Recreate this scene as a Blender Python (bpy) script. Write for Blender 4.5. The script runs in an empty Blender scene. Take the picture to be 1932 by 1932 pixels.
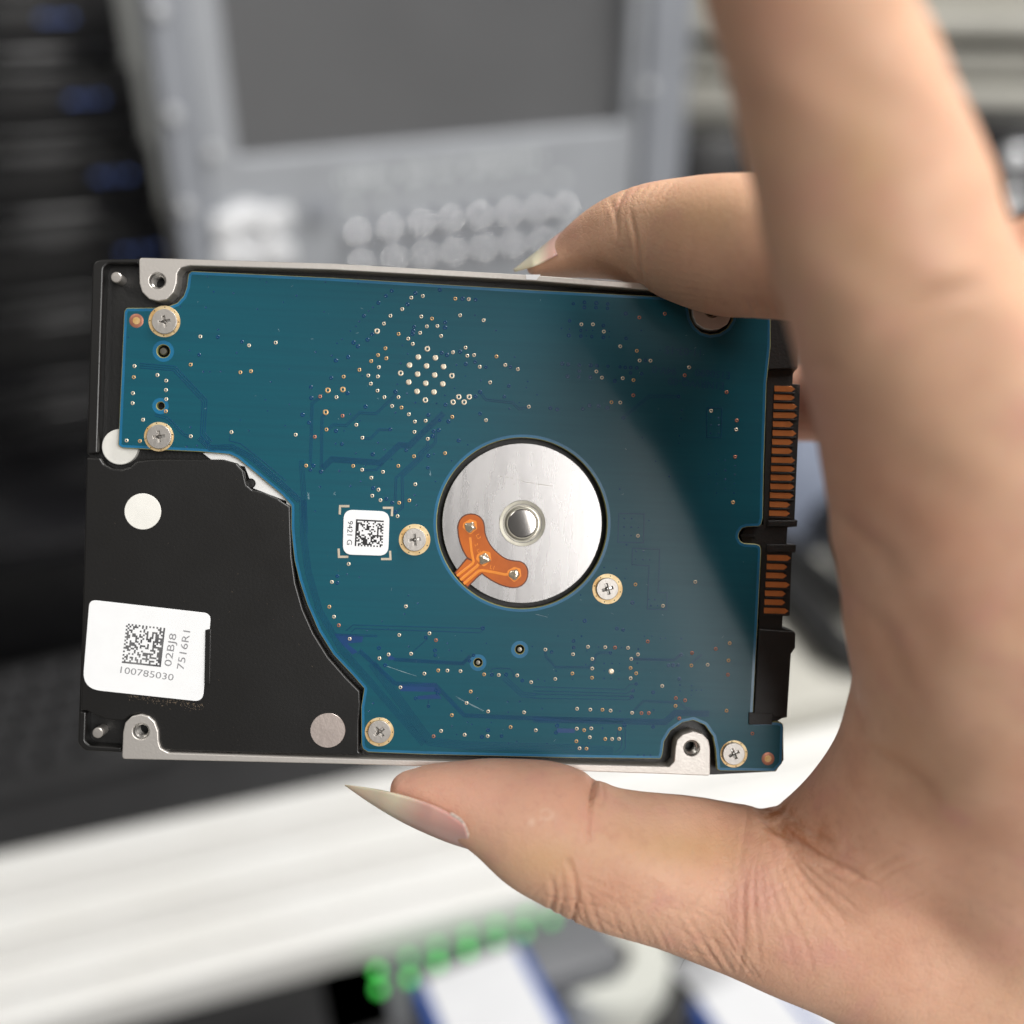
import bpy, bmesh, math, random
import numpy as np
from mathutils import Matrix, Vector
random.seed(7); np.random.seed(7)
SC = bpy.context.scene; COL = SC.collection

# ------------------------------------------------------------------ camera
F = 1937.0; CX = 966.0                       # focal length in units of a 1932-pixel picture
PITCH = math.radians(28.5)
CAM = Vector((0, 0, 1.20))
cd = bpy.data.cameras.new('camera'); cam = bpy.data.objects.new('camera', cd); COL.objects.link(cam)
cd.sensor_width = 36.0; cd.lens = 36.0 * F / 1932.0
cd.clip_start = 0.01; cd.clip_end = 60
cam.location = CAM; cam.rotation_euler = (math.pi / 2 - PITCH, 0, 0)
cd.dof.use_dof = True; cd.dof.focus_distance = 0.1432; cd.dof.aperture_fstop = 6.9
SC.camera = cam
MC = Matrix.Translation(CAM) @ Matrix.Rotation(math.pi / 2 - PITCH, 4, 'X')

# ------------------------------------------------------------------ light
w = bpy.data.worlds.new('World'); SC.world = w; w.use_nodes = True
bg = w.node_tree.nodes['Background']; bg.inputs[0].default_value = (1.0, 0.975, 0.95, 1); bg.inputs[1].default_value = 0.11
def area(name, loc, target, size, size_y, power, col=(1, 0.96, 0.9)):
    l = bpy.data.lights.new(name, 'AREA'); l.shape = 'RECTANGLE'; l.size = size; l.size_y = size_y
    l.energy = power; l.color = col
    o = bpy.data.objects.new(name, l); COL.objects.link(o); o.location = loc
    o.rotation_euler = (Vector(target) - Vector(loc)).to_track_quat('-Z', 'Y').to_euler()
    return o
area('overhead_light', (0.95, 0.55, 2.6), (0.05, 0.25, 0.9), 1.0, 0.6, 46, (1, 0.98, 0.95))
area('overhead_light', (-1.1, -0.5, 2.75), (0, 0.3, 0.8), 1.2, 0.6, 8)  # unseen fill light, added behind the camera to brighten from the left
area('window_light', (1.04, -1.56, 2.22), (0.0, 0.13, 1.13), 1.25, 1.25, 46, (1, 0.98, 0.955))
SC.view_settings.view_transform = 'Standard'; SC.view_settings.look = 'None'
SC.view_settings.exposure = 0.0; SC.view_settings.gamma = 1.0
SC.render.engine = 'CYCLES'; SC.cycles.use_denoising = True
SC.cycles.use_adaptive_sampling = True; SC.cycles.adaptive_threshold = 0.02; SC.cycles.max_bounces = 7; SC.cycles.sample_clamp_indirect = 6

# ------------------------------------------------------------------ picture <-> place
def ray(u, v):
    return (MC.to_3x3() @ Vector(((u - CX) / F, (CX - v) / F, -1.0)))
def P(u, v, d):                              # a point d metres deep
    return CAM + ray(u, v) * d
def G(u, v, z):                              # a point on the level z
    r = ray(u, v); return CAM + r * ((z - CAM.z) / r.z)
# pose of the drive in camera space (millimetres), found from its four screw holes
RD = Matrix(((0.9979799, 0.04280949, 0.04694106), (-0.04186213, 0.99890303, -0.02098306), (-0.04778784, 0.01897562, 0.99867725)))
TD = Vector((-9.379, -1.008, -142.559))
MD = MC @ (Matrix.Translation(TD * 0.001) @ RD.to_4x4())
RDI = RD.transposed()
def T(x, y, z=0.0):                          # 3072-pixel picture point -> drive millimetres on level z
    u, v = x * 1932 / 3072, y * 1932 / 3072
    d = RDI @ Vector(((u - CX) / F, (CX - v) / F, -1.0)); o = RDI @ (-TD)
    t = (z - o.z) / d.z; p = o + d * t
    return (p.x, p.y)
def S(x, y, z=0.0):                          # same from the 1932-pixel picture
    return T(x * 3072 / 1932, y * 3072 / 1932, z)
PXMM = 0.0463                                # one 3072-pixel step on the drive, in mm

# ------------------------------------------------------------------ materials
def mat(name, base, rough=0.5, metal=0.0, var=0.12, nscale=200.0, bump=0.0, bscale=800.0, coat=0.0, spec=0.5,
        base2=None, emit=None, estr=0, trans=0, stretch=None, sss=0, rvar=0.0, detail=4):
    m = bpy.data.materials.new(name); m.use_nodes = True
    nt = m.node_tree; N = nt.nodes; L = nt.links
    b = N['Principled BSDF']
    b.inputs['Roughness'].default_value = rough; b.inputs['Metallic'].default_value = metal
    b.inputs['Specular IOR Level'].default_value = spec
    b.inputs['Coat Weight'].default_value = coat; b.inputs['Coat Roughness'].default_value = 0.10
    b.inputs['Transmission Weight'].default_value = trans
    tc = N.new('ShaderNodeTexCoord'); src = tc.outputs['Object']
    if stretch:
        mp = N.new('ShaderNodeMapping'); mp.inputs['Scale'].default_value = stretch; L.new(src, mp.inputs[0]); src = mp.outputs[0]
    n = N.new('ShaderNodeTexNoise'); n.inputs['Scale'].default_value = nscale; n.inputs['Detail'].default_value = detail
    L.new(src, n.inputs['Vector'])
    mx = N.new('ShaderNodeMix'); mx.data_type = 'RGBA'
    c2 = base2 or tuple(max(0, c * (1 - var * 2)) for c in base)
    mx.inputs[6].default_value = (*base, 1); mx.inputs[7].default_value = (*c2, 1)
    cr = N.new('ShaderNodeValToRGB'); cr.color_ramp.elements[0].position = 0.38; cr.color_ramp.elements[1].position = 0.68
    L.new(n.outputs[0], cr.inputs[0]); L.new(cr.outputs[0], mx.inputs[0]); L.new(mx.outputs[2], b.inputs['Base Color'])
    if rvar:
        mr = N.new('ShaderNodeMapRange'); mr.inputs[3].default_value = rough - rvar; mr.inputs[4].default_value = rough + rvar
        L.new(n.outputs[0], mr.inputs[0]); L.new(mr.outputs[0], b.inputs['Roughness'])
    if bump:
        n2 = N.new('ShaderNodeTexNoise'); n2.inputs['Scale'].default_value = bscale; n2.inputs['Detail'].default_value = 3
        L.new(src, n2.inputs['Vector'])
        bp = N.new('ShaderNodeBump'); bp.inputs['Strength'].default_value = bump; bp.inputs['Distance'].default_value = 0.0002
        L.new(n2.outputs[0], bp.inputs['Height']); L.new(bp.outputs[0], b.inputs['Normal'])
    if emit:
        b.inputs['Emission Color'].default_value = (*emit, 1); b.inputs['Emission Strength'].default_value = estr
    if sss:
        b.inputs['Subsurface Weight'].default_value = sss
    return m

M = {}
M['black'] = mat('black_coated_casting', (0.010, 0.0095, 0.009), 0.36, 0, 0.2, 60, 0.06, 2500, coat=0.10, rvar=0.16)
M['floor_black'] = mat('black_casting_floor', (0.010, 0.0095, 0.009), 0.45, 0, 0.2, 150, 0.15, 2500)
M['alu'] = mat('machined_aluminium', (0.64, 0.605, 0.565), 0.42, 0.7, 0.04, 500, 0.10, 3000, rvar=0.06)
M['alu_dark'] = mat('threaded_hole_metal', (0.55, 0.53, 0.50), 0.32, 0.85, 0.2, 900)
M['silver_paint'] = mat('bare_cast_silver', (0.93, 0.93, 0.92), 0.5, 0.0, 0.03, 400)
M['white_dot'] = mat('white_seal', (0.80, 0.79, 0.74), 0.55, 0, 0.03, 300, 0.05, 1800)
M['foil_dot'] = mat('foil_seal', (0.72, 0.62, 0.57), 0.38, 0.85, 0.05, 300, 0.1, 1500)
M['label'] = mat('white_label_paper', (0.84, 0.85, 0.86), 0.55, 0, 0.015, 300)
M['ink'] = mat('black_print', (0.012, 0.012, 0.013), 0.6, 0, 0.1, 400)
M['ink_grey'] = mat('grey_print', (0.26, 0.26, 0.27), 0.6, 0, 0.1, 400)
M['ink_mid'] = mat('worn_black_print', (0.06, 0.06, 0.065), 0.6, 0, 0.1, 400, base2=(0.18, 0.18, 0.18))
M['mask'] = mat('teal_solder_mask', (0.007, 0.083, 0.116), 0.36, 0, 0.1, 60, 0.035, 900, coat=0.08, spec=0.25, stretch=(0.6, 26, 1), base2=(0.006, 0.074, 0.107), rvar=0.04)
M['margin'] = mat('blue_mask_margin', (0.008, 0.14, 0.28), 0.34, 0, 0.1, 200, coat=0.3)
M['trace'] = mat('blue_trace', (0.004, 0.054, 0.132), 0.36, 0, 0.1, 200, coat=0.1, spec=0.3)
M['blue_area'] = mat('bright_blue_pour', (0.004, 0.048, 0.165), 0.34, 0, 0.1, 200, coat=0.3)
M['fr4'] = mat('glass_fibre_edge', (0.27, 0.27, 0.10), 0.6, 0, 0.15, 900)
M['dimple'] = mat('tented_via_mask', (0.005, 0.050, 0.150), 0.25, 0, 0.1, 200, coat=0.2, spec=0.4)
M['tin'] = mat('tinned_via', (0.74, 0.64, 0.50), 0.34, 0.5, 0.08, 900)
M['gold'] = mat('gold_via', (0.66, 0.42, 0.20), 0.36, 0.5, 0.1, 900)
M['copper'] = mat('copper_via', (0.48, 0.20, 0.13), 0.4, 0.55, 0.1, 900)
M['hole'] = mat('via_bore', (0.02, 0.012, 0.008), 0.6, 0, 0.1, 300)
M['ring'] = mat('tarnished_gold_ring', (0.78, 0.62, 0.36), 0.42, 0.4, 0.1, 420, base2=(0.58, 0.33, 0.10), rvar=0.1)
M['screw'] = mat('nickel_screw', (0.54, 0.51, 0.475), 0.42, 0.8, 0.06, 500, 0.08, 3000)
M['contact'] = mat('copper_contact', (0.74, 0.27, 0.09), 0.34, 0.6, 0.12, 300)
M['plastic'] = mat('black_plastic', (0.010, 0.010, 0.010), 0.5, 0, 0.2, 300, 0.25, 2500)
M['motor'] = mat('spindle_aluminium', (0.58, 0.565, 0.56), 0.27, 0.80, 0.05, 220, 0.0, 1500, stretch=(3, 0.5, 1), rvar=0.10)
M['hub_ring'] = mat('spindle_ring_steel', (0.40, 0.38, 0.32), 0.30, 0.95, 0.1, 400)
M['hub_cap'] = mat('spindle_cap_steel', (0.66, 0.63, 0.60), 0.14, 0.98, 0.06, 300)
M['flex'] = mat('amber_polyimide', (0.58, 0.135, 0.010), 0.28, 0, 0.15, 250, coat=0.4, base2=(0.44, 0.09, 0.006))
M['flex_edge'] = mat('dark_polyimide_edge', (0.13, 0.028, 0.006), 0.35, 0, 0.1, 250, coat=0.4)
M['flex_trace'] = mat('orange_flex_trace', (0.90, 0.29, 0.03), 0.30, 0.1, 0.06, 300, coat=0.5)
M['solder'] = mat('solder_blob', (0.88, 0.76, 0.58), 0.20, 0.8, 0.1, 300, 0.6, 1200)
M['scratch'] = mat('pale_scratch', (0.30, 0.42, 0.47), 0.5, 0, 0.2, 500)
M['grime'] = mat('brown_adhesive_residue', (0.16, 0.12, 0.08), 0.8, 0, 0.4, 2500)

# ------------------------------------------------------------------ builders
def link(name, me, parent=None, mats=(), mw=None):
    o = bpy.data.objects.new(name, me); COL.objects.link(o)
    for m in mats:
        if m.name not in me.materials: me.materials.append(m)
    if parent is not None: o.parent = parent
    if mw is not None: o.matrix_world = mw
    return o
def tag(o, label=None, cat=None, group=None, kind=None):
    if label: o['label'] = label
    if cat: o['category'] = cat
    if group: o['group'] = group
    if kind: o['kind'] = kind
    return o
def empty(name, mw):
    o = bpy.data.objects.new(name, None); COL.objects.link(o); o.matrix_world = mw; o.empty_display_size = 0.01
    return o
def fillet(pts, r, n=5):
    """round the corners of a closed polygon; r one number or one per corner"""
    out = []; k = len(pts)
    for i in range(k):
        p0, p1, p2 = (np.array(pts[j % k][:2], float) for j in (i - 1, i, i + 1))
        ri = r[i] if isinstance(r, (list, tuple)) else r
        a, b = p0 - p1, p2 - p1; la, lb = np.linalg.norm(a), np.linalg.norm(b)
        if ri <= 0 or la < 1e-9 or lb < 1e-9: out.append(tuple(p1)); continue
        a /= la; b /= lb; ang = math.acos(max(-1, min(1, float(a @ b))))
        if ang > math.pi - 0.05: out.append(tuple(p1)); continue
        t = min(ri / math.tan(ang / 2), 0.45 * la, 0.45 * lb)
        s, e = p1 + a * t, p1 + b * t
        for q in range(n + 1):
            f = q / n; out.append(tuple((1 - f) ** 2 * s + 2 * f * (1 - f) * p1 + f * f * e))
    return out
def smooth(pts, n=6, closed=False):
    """Catmull-Rom through points"""
    pts = [np.array(p, float) for p in pts]; k = len(pts); out = []
    rng = k if closed else k - 1
    for i in range(rng):
        if closed: p0, p1, p2, p3 = pts[i - 1], pts[i], pts[(i + 1) % k], pts[(i + 2) % k]
        else: p0, p1, p2, p3 = pts[max(i - 1, 0)], pts[i], pts[i + 1], pts[min(i + 2, k - 1)]
        for q in range(n):
            t = q / n
            out.append(0.5 * ((2 * p1) + (p2 - p0) * t + (2 * p0 - 5 * p1 + 4 * p2 - p3) * t * t + (3 * p1 - p0 - 3 * p2 + p3) * t ** 3))
    if not closed: out.append(pts[-1])
    return [tuple(p) for p in out]
def circle(c, r, n=32, a0=0):
    return [(c[0] + r * math.cos(a0 + 2 * math.pi * i / n), c[1] + r * math.sin(a0 + 2 * math.pi * i / n)) for i in range(n)]
def mesh_of(o):
    dg = bpy.context.evaluated_depsgraph_get(); dg.update()
    me = bpy.data.meshes.new_from_object(o.evaluated_get(dg)); return me
def plate_mesh(loops, z0, z1, bevel=0.0, offset=0.0, u=0.001, smooth_ang=35):
    cu = bpy.data.curves.new('tmp', 'CURVE'); cu.dimensions = '2D'; cu.fill_mode = 'BOTH'
    for lp in loops:
        sp = cu.splines.new('POLY'); sp.points.add(len(lp) - 1); sp.use_cyclic_u = True
        for i, p in enumerate(lp): sp.points[i].co = (p[0] * u, p[1] * u, 0, 1)
    h = (z1 - z0) / 2
    cu.extrude = max(0, (h - bevel)) * u; cu.bevel_depth = bevel * u; cu.bevel_resolution = 2 if bevel else 0
    cu.offset = (-bevel + offset) * u
    o = bpy.data.objects.new('tmp', cu); COL.objects.link(o)
    me = mesh_of(o); bpy.data.objects.remove(o); bpy.data.curves.remove(cu)
    me.transform(Matrix.Translation((0, 0, (z0 + z1) / 2 * u)))
    bm = bmesh.new(); bm.from_mesh(me)
    bmesh.ops.remove_doubles(bm, verts=bm.verts, dist=1e-7); bmesh.ops.recalc_face_normals(bm, faces=bm.faces)
    bm.to_mesh(me); bm.free()
    for p in me.polygons: p.use_smooth = True; p.material_index = 0
    me.set_sharp_from_angle(angle=math.radians(smooth_ang))
    if bevel:                                # keep the flat faces flat: their rims are sharp
        bm = bmesh.new(); bm.from_mesh(me)
        for e in bm.edges:
            if any(abs(f.normal.z) > 0.999 for f in e.link_faces): e.smooth = False
        bm.to_mesh(me); bm.free()
    me.materials.clear()
    return me
def plate(name, loops, z0, z1, m, parent, bevel=0.0, offset=0.0, side=None, mw=None, u=0.001):
    me = plate_mesh(loops, z0, z1, bevel, offset, u); me.name = name
    o = link(name, me, parent, [m] + ([side] if side else []), mw)
    if side:
        for p in me.polygons:
            if abs(p.normal.z) < 0.97: p.material_index = 1
    return o
def lathe_mesh(prof, n=32, u=0.001, c=(0, 0)):
    """prof: (r, z) list, turned about z"""
    bm = bmesh.new(); rings = []
    for r, z in prof:
        if r < 1e-6: rings.append([bm.verts.new((c[0] * u, c[1] * u, z * u))])
        else: rings.append([bm.verts.new(((c[0] + r * math.cos(2 * math.pi * i / n)) * u, (c[1] + r * math.sin(2 * math.pi * i / n)) * u, z * u)) for i in range(n)])
    for a, b in zip(rings, rings[1:]):
        for i in range(n):
            j = (i + 1) % n
            if len(a) == 1 and len(b) == 1: continue
            if len(a) == 1: bm.faces.new((a[0], b[i], b[j]))
            elif len(b) == 1: bm.faces.new((a[i], b[0], a[j]))
            else: bm.faces.new((a[i], b[i], b[j], a[j]))
    bmesh.ops.recalc_face_normals(bm, faces=bm.faces)
    me = bpy.data.meshes.new('lathe'); bm.to_mesh(me); bm.free()
    for p in me.polygons: p.use_smooth = True
    me.set_sharp_from_angle(angle=math.radians(35))
    return me
def lathe(name, prof, c, m, parent, n=32, u=0.001):
    me = lathe_mesh(prof, n, u); o = link(name, me, parent, [m]); o.location = (c[0] * u, c[1] * u, 0); return o
def ribbon_mesh(lines, z, th, u=0.001):
    """flat raised strips along polylines [(pts, width)] in millimetres"""
    V, FC = [], []
    for pts, wd in lines:
        pts = [np.array(p, float) for p in pts]; n = len(pts); base = len(V)
        for i in range(n):
            d1 = pts[i] - pts[i - 1] if i else pts[1] - pts[0]
            d2 = pts[i + 1] - pts[i] if i < n - 1 else d1
            d1 = d1 / (np.linalg.norm(d1) + 1e-12); d2 = d2 / (np.linalg.norm(d2) + 1e-12)
            t = d1 + d2; t /= np.linalg.norm(t) + 1e-12
            nn = np.array((-t[1], t[0])); k = wd / 2 / max(0.5, float(nn @ np.array((-d1[1], d1[0]))))
            for s, zz in ((1, z), (0.75, z + th), (-0.75, z + th), (-1, z)):
                q = pts[i] + nn * k * s; V.append((q[0] * u, q[1] * u, zz * u))
        for i in range(n - 1):
            for j in range(3):
                a = base + i * 4 + j; FC.append((a, a + 4, a + 5, a + 1))
    me = bpy.data.meshes.new('ribbon'); me.from_pydata(V, [], FC); me.update(); return me
def text_mesh(s, size, u=0.001, th=0.004, weight=0.0):
    cu = bpy.data.curves.new('tmp', 'FONT'); cu.body = s; cu.size = size * u; cu.align_x = 'CENTER'; cu.align_y = 'CENTER'
    cu.extrude = th * u; cu.resolution_u = 3; cu.offset = weight * u
    o = bpy.data.objects.new('tmp', cu); COL.objects.link(o); me = mesh_of(o)
    bpy.data.objects.remove(o); bpy.data.curves.remove(cu); me.materials.clear(); return me
def box_bm(bm, c, s, rot=None):
    r = bmesh.ops.create_cube(bm, size=1.0); vs = r['verts']
    bmesh.ops.scale(bm, vec=s, verts=vs)
    if rot is not None: bmesh.ops.rotate(bm, verts=vs, matrix=rot)
    bmesh.ops.translate(bm, vec=c, verts=vs); return vs
def box(name, c, s, m, parent=None, bevel=0.0, mw=None, seg=2):
    bm = bmesh.new(); box_bm(bm, c, s)
    if bevel: bmesh.ops.bevel(bm, geom=bm.edges[:], offset=bevel, segments=seg, affect='EDGES', profile=0.5)
    me = bpy.data.meshes.new(name); bm.to_mesh(me); bm.free()
    for p in me.polygons: p.use_smooth = True
    me.set_sharp_from_angle(angle=math.radians(40))
    return link(name, me, parent, [m], mw)
# ================================================================== THE HARD DRIVE
drive = tag(empty('hard_drive', MD), 'bare laptop hard drive with blue circuit board held up between thumb and fingers', 'hard drive')
Z_PCB = -0.70; Z_FLOOR = -2.6; Z_COVER = -0.45
def SL(pts, z=0.0): return [S(x, y, z) for x, y in pts]
def TL(pts, z=0.0): return [T(x, y, z) for x, y in pts]
def zA(p): return (200 + p[0] / 2.415, 720 + p[1] / 2.415)
def zC(p): return (900 + p[0] / 2.415, 800 + p[1] / 2.415)
def zD(p): return (900 + p[0] / 2.415, 1500 + p[1] / 2.415)
def zE(p): return (1600 + p[0] / 2.415, 800 + p[1] / 2.415)
def zF(p): return (1600 + p[0] / 2.415, 1600 + p[1] / 2.415)

# --- black base casting
base_px = [(181, 489), (1498, 562), (1502, 690), (1448, 690), (1420, 1352), (1478, 1366), (1479, 1434), (1464, 1456), (1345, 1462), (146, 1416)]
plate('base_casting', [fillet(SL(base_px, -2.6), [1.6, 0.5, 0.3, 0.3, 0.3, 0.3, 0.3, 0.3, 0.3, 1.8])], -8.6, Z_FLOOR, M['floor_black'], drive, bevel=0.15)
# --- raised black cover at the left
cov = [(163, 863), (188, 864), (196, 876), (210, 884), (228, 886), (246, 881), (258, 870), (280, 867), (300, 866), (420, 867), (446, 874), (460, 890), (463, 905), (466, 916),
       (476, 925), (500, 931), (525, 942), (548, 957), (549, 1000), (551, 1050), (558, 1100), (572, 1150), (592, 1195), (620, 1240), (655, 1280), (679, 1304), (680, 1330), (677, 1360), (677, 1418), (684, 1424),
       (500, 1422), (312, 1416), (303, 1410), (300, 1392), (299, 1375), (290, 1358), (266, 1345), (246, 1350), (233, 1360), (205, 1358), (180, 1350), (164, 1341), (152, 1340)]
plate('raised_cover', [fillet(SL(cov, Z_COVER), 0.25, 3)], Z_FLOOR + 0.004, Z_COVER, M['black'], drive, bevel=0.22)
# --- rim strips of the two pin corners
plate('corner_rim', [fillet(SL([(174, 489), (262, 488), (262, 497), (204, 497), (195, 506), (184, 855), (163, 858)], -0.7), [1.4, 0.1, 0.1, 0.8, 0.8, 0.3, 0.3])], Z_FLOOR + 0.004, -0.75, M['black'], drive, bevel=0.25)
plate('corner_rim', [fillet(SL([(150, 1341), (163, 1343), (161, 1398), (170, 1406), (229, 1410), (229, 1420), (160, 1417), (146, 1404)], -0.7), [0.3, 0.4, 0.6, 0.8, 0.1, 0.1, 1.2, 1.2])], Z_FLOOR + 0.004, -0.65, M['black'], drive, bevel=0.25)
# small slot ledge beside the big label
plate('cover_slot', [fillet(SL([(388, 1188), (399, 1186), (397, 1290), (386, 1290)], Z_COVER), 0.1)], Z_COVER - 0.1, Z_COVER + 0.25, M['black'], drive, bevel=0.1)
# --- bare silver wedge seen between cover and board
plate('bare_metal_ledge', [SL([(383, 855), (445, 845), (560, 935), (556, 985), (549, 990), (540, 945), (478, 921), (462, 880), (400, 868)], -1.7)], Z_FLOOR + 0.002, -1.65, M['silver_paint'], drive)
lathe('cast_boss', [(0, -1.3), (0.55, -1.35), (0.7, -1.5), (0.7, -2.5)], S(472, 912, -1.3), M['black'], drive, 20)

# --- rails with screw bosses
def rail(px, holes, fr):
    loops = [fillet(SL(px), fr, 6)]
    for h in holes: loops.append(circle(S(*h), 1.12, 28))
    r = plate('mounting_rail', loops, -7.6, 0.0, M['alu'], drive, bevel=0.12)
    for h in holes:
        prof = [(1.2, -0.02), (0.98, -0.42)]
        z = -0.5
        while z > -4.2: prof += [(0.98, z), (0.80, z - 0.14)]; z -= 0.3
        prof += [(0.8, -4.4), (0, -4.7)]
        c = S(*h); t = lathe('threaded_hole', prof, c, M['alu_dark'], r, 32)
    return r
top_in = [(1480, 563), (1384, 557), (1381, 580), (1380, 596), (1372, 612), (1358, 620), (1343, 623), (1328, 620), (1314, 611), (1307, 596), (1306, 580), (1305, 551), (1200, 545), (1006, 530), (629, 509), (358, 501), (341, 505), (334, 516), (333, 535), (327, 552), (314, 565), (298, 568), (281, 564), (268, 551), (263, 535)]
rail([(262, 486), (629, 497), (1006, 519), (1200, 533), (1480, 552)] + top_in, [(297, 530), (1344, 584)], 0.5)
bot = [(230, 1432), (629, 1441), (1000, 1452), (1270, 1461), (1340, 1464), (1340, 1412), (1337, 1397), (1327, 1386), (1307, 1380), (1288, 1386), (1277, 1397), (1274, 1412), (1272, 1437), (1263, 1447), (1000, 1440), (629, 1431), (318, 1421), (303, 1413), (299, 1400), (298, 1380), (292, 1363), (280, 1352), (265, 1348), (248, 1352), (236, 1364), (232, 1382)]
rail(bot, [(266, 1380), (1305, 1412)], 0.5)

# --- pins
for (u_, v_) in ((219, 523), (184, 1383)):
    lathe('guide_pin', [(0, -0.25), (0.62, -0.27), (0.72, -0.37), (0.72, -2.55)], S(u_, v_, -0.3), M['screw'], drive, 24)

# --- circuit board
def out_pcb():
    A = [zA(p) for p in [(905, 224), (1932, 272)]]
    top = [(1600, 869), (1960, 888), (2052, 894)]
    tr_cut = [(2064, 905), (2066, 925), (2072, 955), (2084, 978), (2104, 996), (2130, 1003), (2158, 999), (2182, 984), (2197, 960), (2203, 930), (2206, 905)]
    right = [(2312, 908), (2312, 1040), (2300, 1150), (2292, 1400), (2289, 1555), (2284, 1574), (2276, 1580), (2240, 1581), (2226, 1586), (2217, 1600), (2216, 1612), (2222, 1624), (2234, 1630), (2268, 1632), (2280, 1636), (2284, 1650), (2273, 1880), (2260, 2138), (2258, 2166)]
    br = [(2332, 2165), (2348, 2170), (2351, 2184), (2347, 2290), (2324, 2315), (2160, 2313), (2151, 2308), (2147, 2250), (2139, 2210), (2115, 2176), (2080, 2161), (2048, 2168), (2012, 2193), (1993, 2225), (1988, 2262), (1983, 2277)]
    bl = [(1699, 2274), (1273, 2264), (1104, 2257), (1088, 2247), (1084, 2233), (1083, 2121), (1092, 2066), (1057, 2026), (999, 1964), (955, 1893), (920, 1811), (897, 1740), (883, 1682), (876, 1620), (873, 1583), (873, 1517)]
    lf = [zA(p) for p in [(1560, 1850), (1240, 1585), (1180, 1555), (960, 1535), (400, 1508), (372, 1488), (415, 520), (432, 491), (640, 490), (740, 478), (800, 454), (845, 405), (868, 340), (880, 245)]]
    return A + top + tr_cut + right + br + bl + lf
pcb_loop = fillet(TL(out_pcb(), Z_PCB), 0.35, 3)
MOT = T(1567, 1570, Z_PCB)
peg_holes = [(zA((700, 805)), 0.86), (zA((680, 1202)), 0.52), (zD((1592, 1083)), 0.62), (zD((1290, 1178)), 0.58)]
loops = [pcb_loop, circle(MOT, 11.95, 96)] + [circle(T(*c, Z_PCB), r, 24) for c, r in peg_holes]
pcb = plate('circuit_board', loops, Z_PCB - 0.85, Z_PCB - 0.02, M['margin'], drive, side=M['fr4'], bevel=0.10)
loops2 = [pcb_loop, circle(MOT, 11.95, 96)] + [circle(T(*c, Z_PCB), r + 0.12, 24) for c, r in peg_holes]
plate('copper_plane', loops2, Z_PCB - 0.02, Z_PCB, M['mask'], pcb, offset=-0.48)
for c, r in peg_holes[:1] + peg_holes[2:]:
    lathe('locating_peg', [(0, -1.0), (r * 0.5, -1.02), (r * 0.62, -1.15), (r * 0.62, -2.6)], T(*c, -1.0), M['hub_ring'], drive, 20)

# via lists, read off the picture region by region
GA = [(968,700),(1321,764),(1514,744),(898,903),(1258,959),(1335,951),(491,914),(486,994),(657,979),(721,1019),(719,1087),(721,1154),(718,1241),(480,1110),(477,1182),(553,1303),(434,1453),(530,1457),(899,1422),(1194,1392),(1659,1411)]
GC = [(806,225),(890,213),(740,308),(655,357),(608,413),(878,362),(956,377),(1125,232),(1222,236),(1160,353),(1330,389),(919,433),(995,431),(870,480),(714,488),(1022,503),(784,522),(817,560),
 (619,592),(565,641),(625,665),(515,685),(571,729),(430,748),(494,789),(564,796),(513,849),(561,899),(611,946),(316,797),(264,946),(408,1146),(385,1444),(450,1472),(452,1240),(601,1487),(516,1530),(568,1617),(523,1660),(583,1692),(718,1711),(792,1694),(707,1808),(835,1577),(712,1444),(826,1374),(1051,1352),(925,1248),(829,1198),(832,1123),(910,1117),(788,1070),(735,1021),(667,1010),(713,946),(1103,1088),(1347,1113),(1658,1015),(1377,839),(1578,743),(1487,713),(1423,651),(1302,726),(1261,641),(1212,646),(1199,587),(1108,621)]
GC_L = [(558,467),(1109,982),(1150,944),(1189,982),(1226,944),(202,896),(310,890),(186,1055),(922,596),(857,656),(981,661),(793,714),(917,720),(1040,725),(729,772),(852,779),(976,786),(1100,791),(788,837),(911,845),(1035,850),(848,904),(971,909),(908,967)]
GC_D = [(146,941),(308,1081),(192,1180),(107,1233),(44,1442)]
GD = [(352,464),(231,594),(212,774),(767,771),(246,846),(360,1006),(719,978),(938,966),(805,1114),(642,1120),(575,1147),(901,1258),(1001,1235),(1068,1236),(1163,1240),(1334,1263),(1440,1268),(1574,1271),(1675,1320),(728,1357),(1237,1388),(1207,1471),(1100,1559),(1363,1532),(1624,1538),(1526,1645),(1022,1673),(1193,1701),(1360,1710)]
GD_D = [(281,908),(985,1016),(968,1712)]
GE = [(348,418),(432,418),(511,470),(630,577),(750,610),(770,680),(849,681),(1129,729),(457,759),(497,804),(648,808),(726,822),(566,982),(630,984),(1288,1044),(1470,1181)]
GE_D = [(768,368),(953,341),(1097,787),(724,932),(1474,1115),(1462,1378),(1447,1708),(1400,910)]
GF = [(740,370),(758,18),(1173,352),(940,525),(88,842),(288,876),(396,822),(521,825),(686,830),(758,877),(428,910),(710,910),(427,979),(705,975),(283,1015),(745,1014),(159,1055),(425,1046),(705,1050),(1263,952),(934,1106),(317,1271),(413,1277),(501,1278),(560,1284),(716,1300),(18,1427),(315,1415),(368,1426),(420,1413),(627,1416),(409,1477),(312,1506),(521,1490),(571,1490),(621,1489),(335,1557),(385,1560)]
GF_D = [(592,827),(1150,866),(1145,957),(1322,837),(1423,796),(1414,921),(1410,1024),(1033,1193),(1030,1250),(1058,1340),(1400,1285),(784,1302),(837,1302),(1587,1450),(829,783),(1100,1210)]
GF_L = [(565,1000)]
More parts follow.
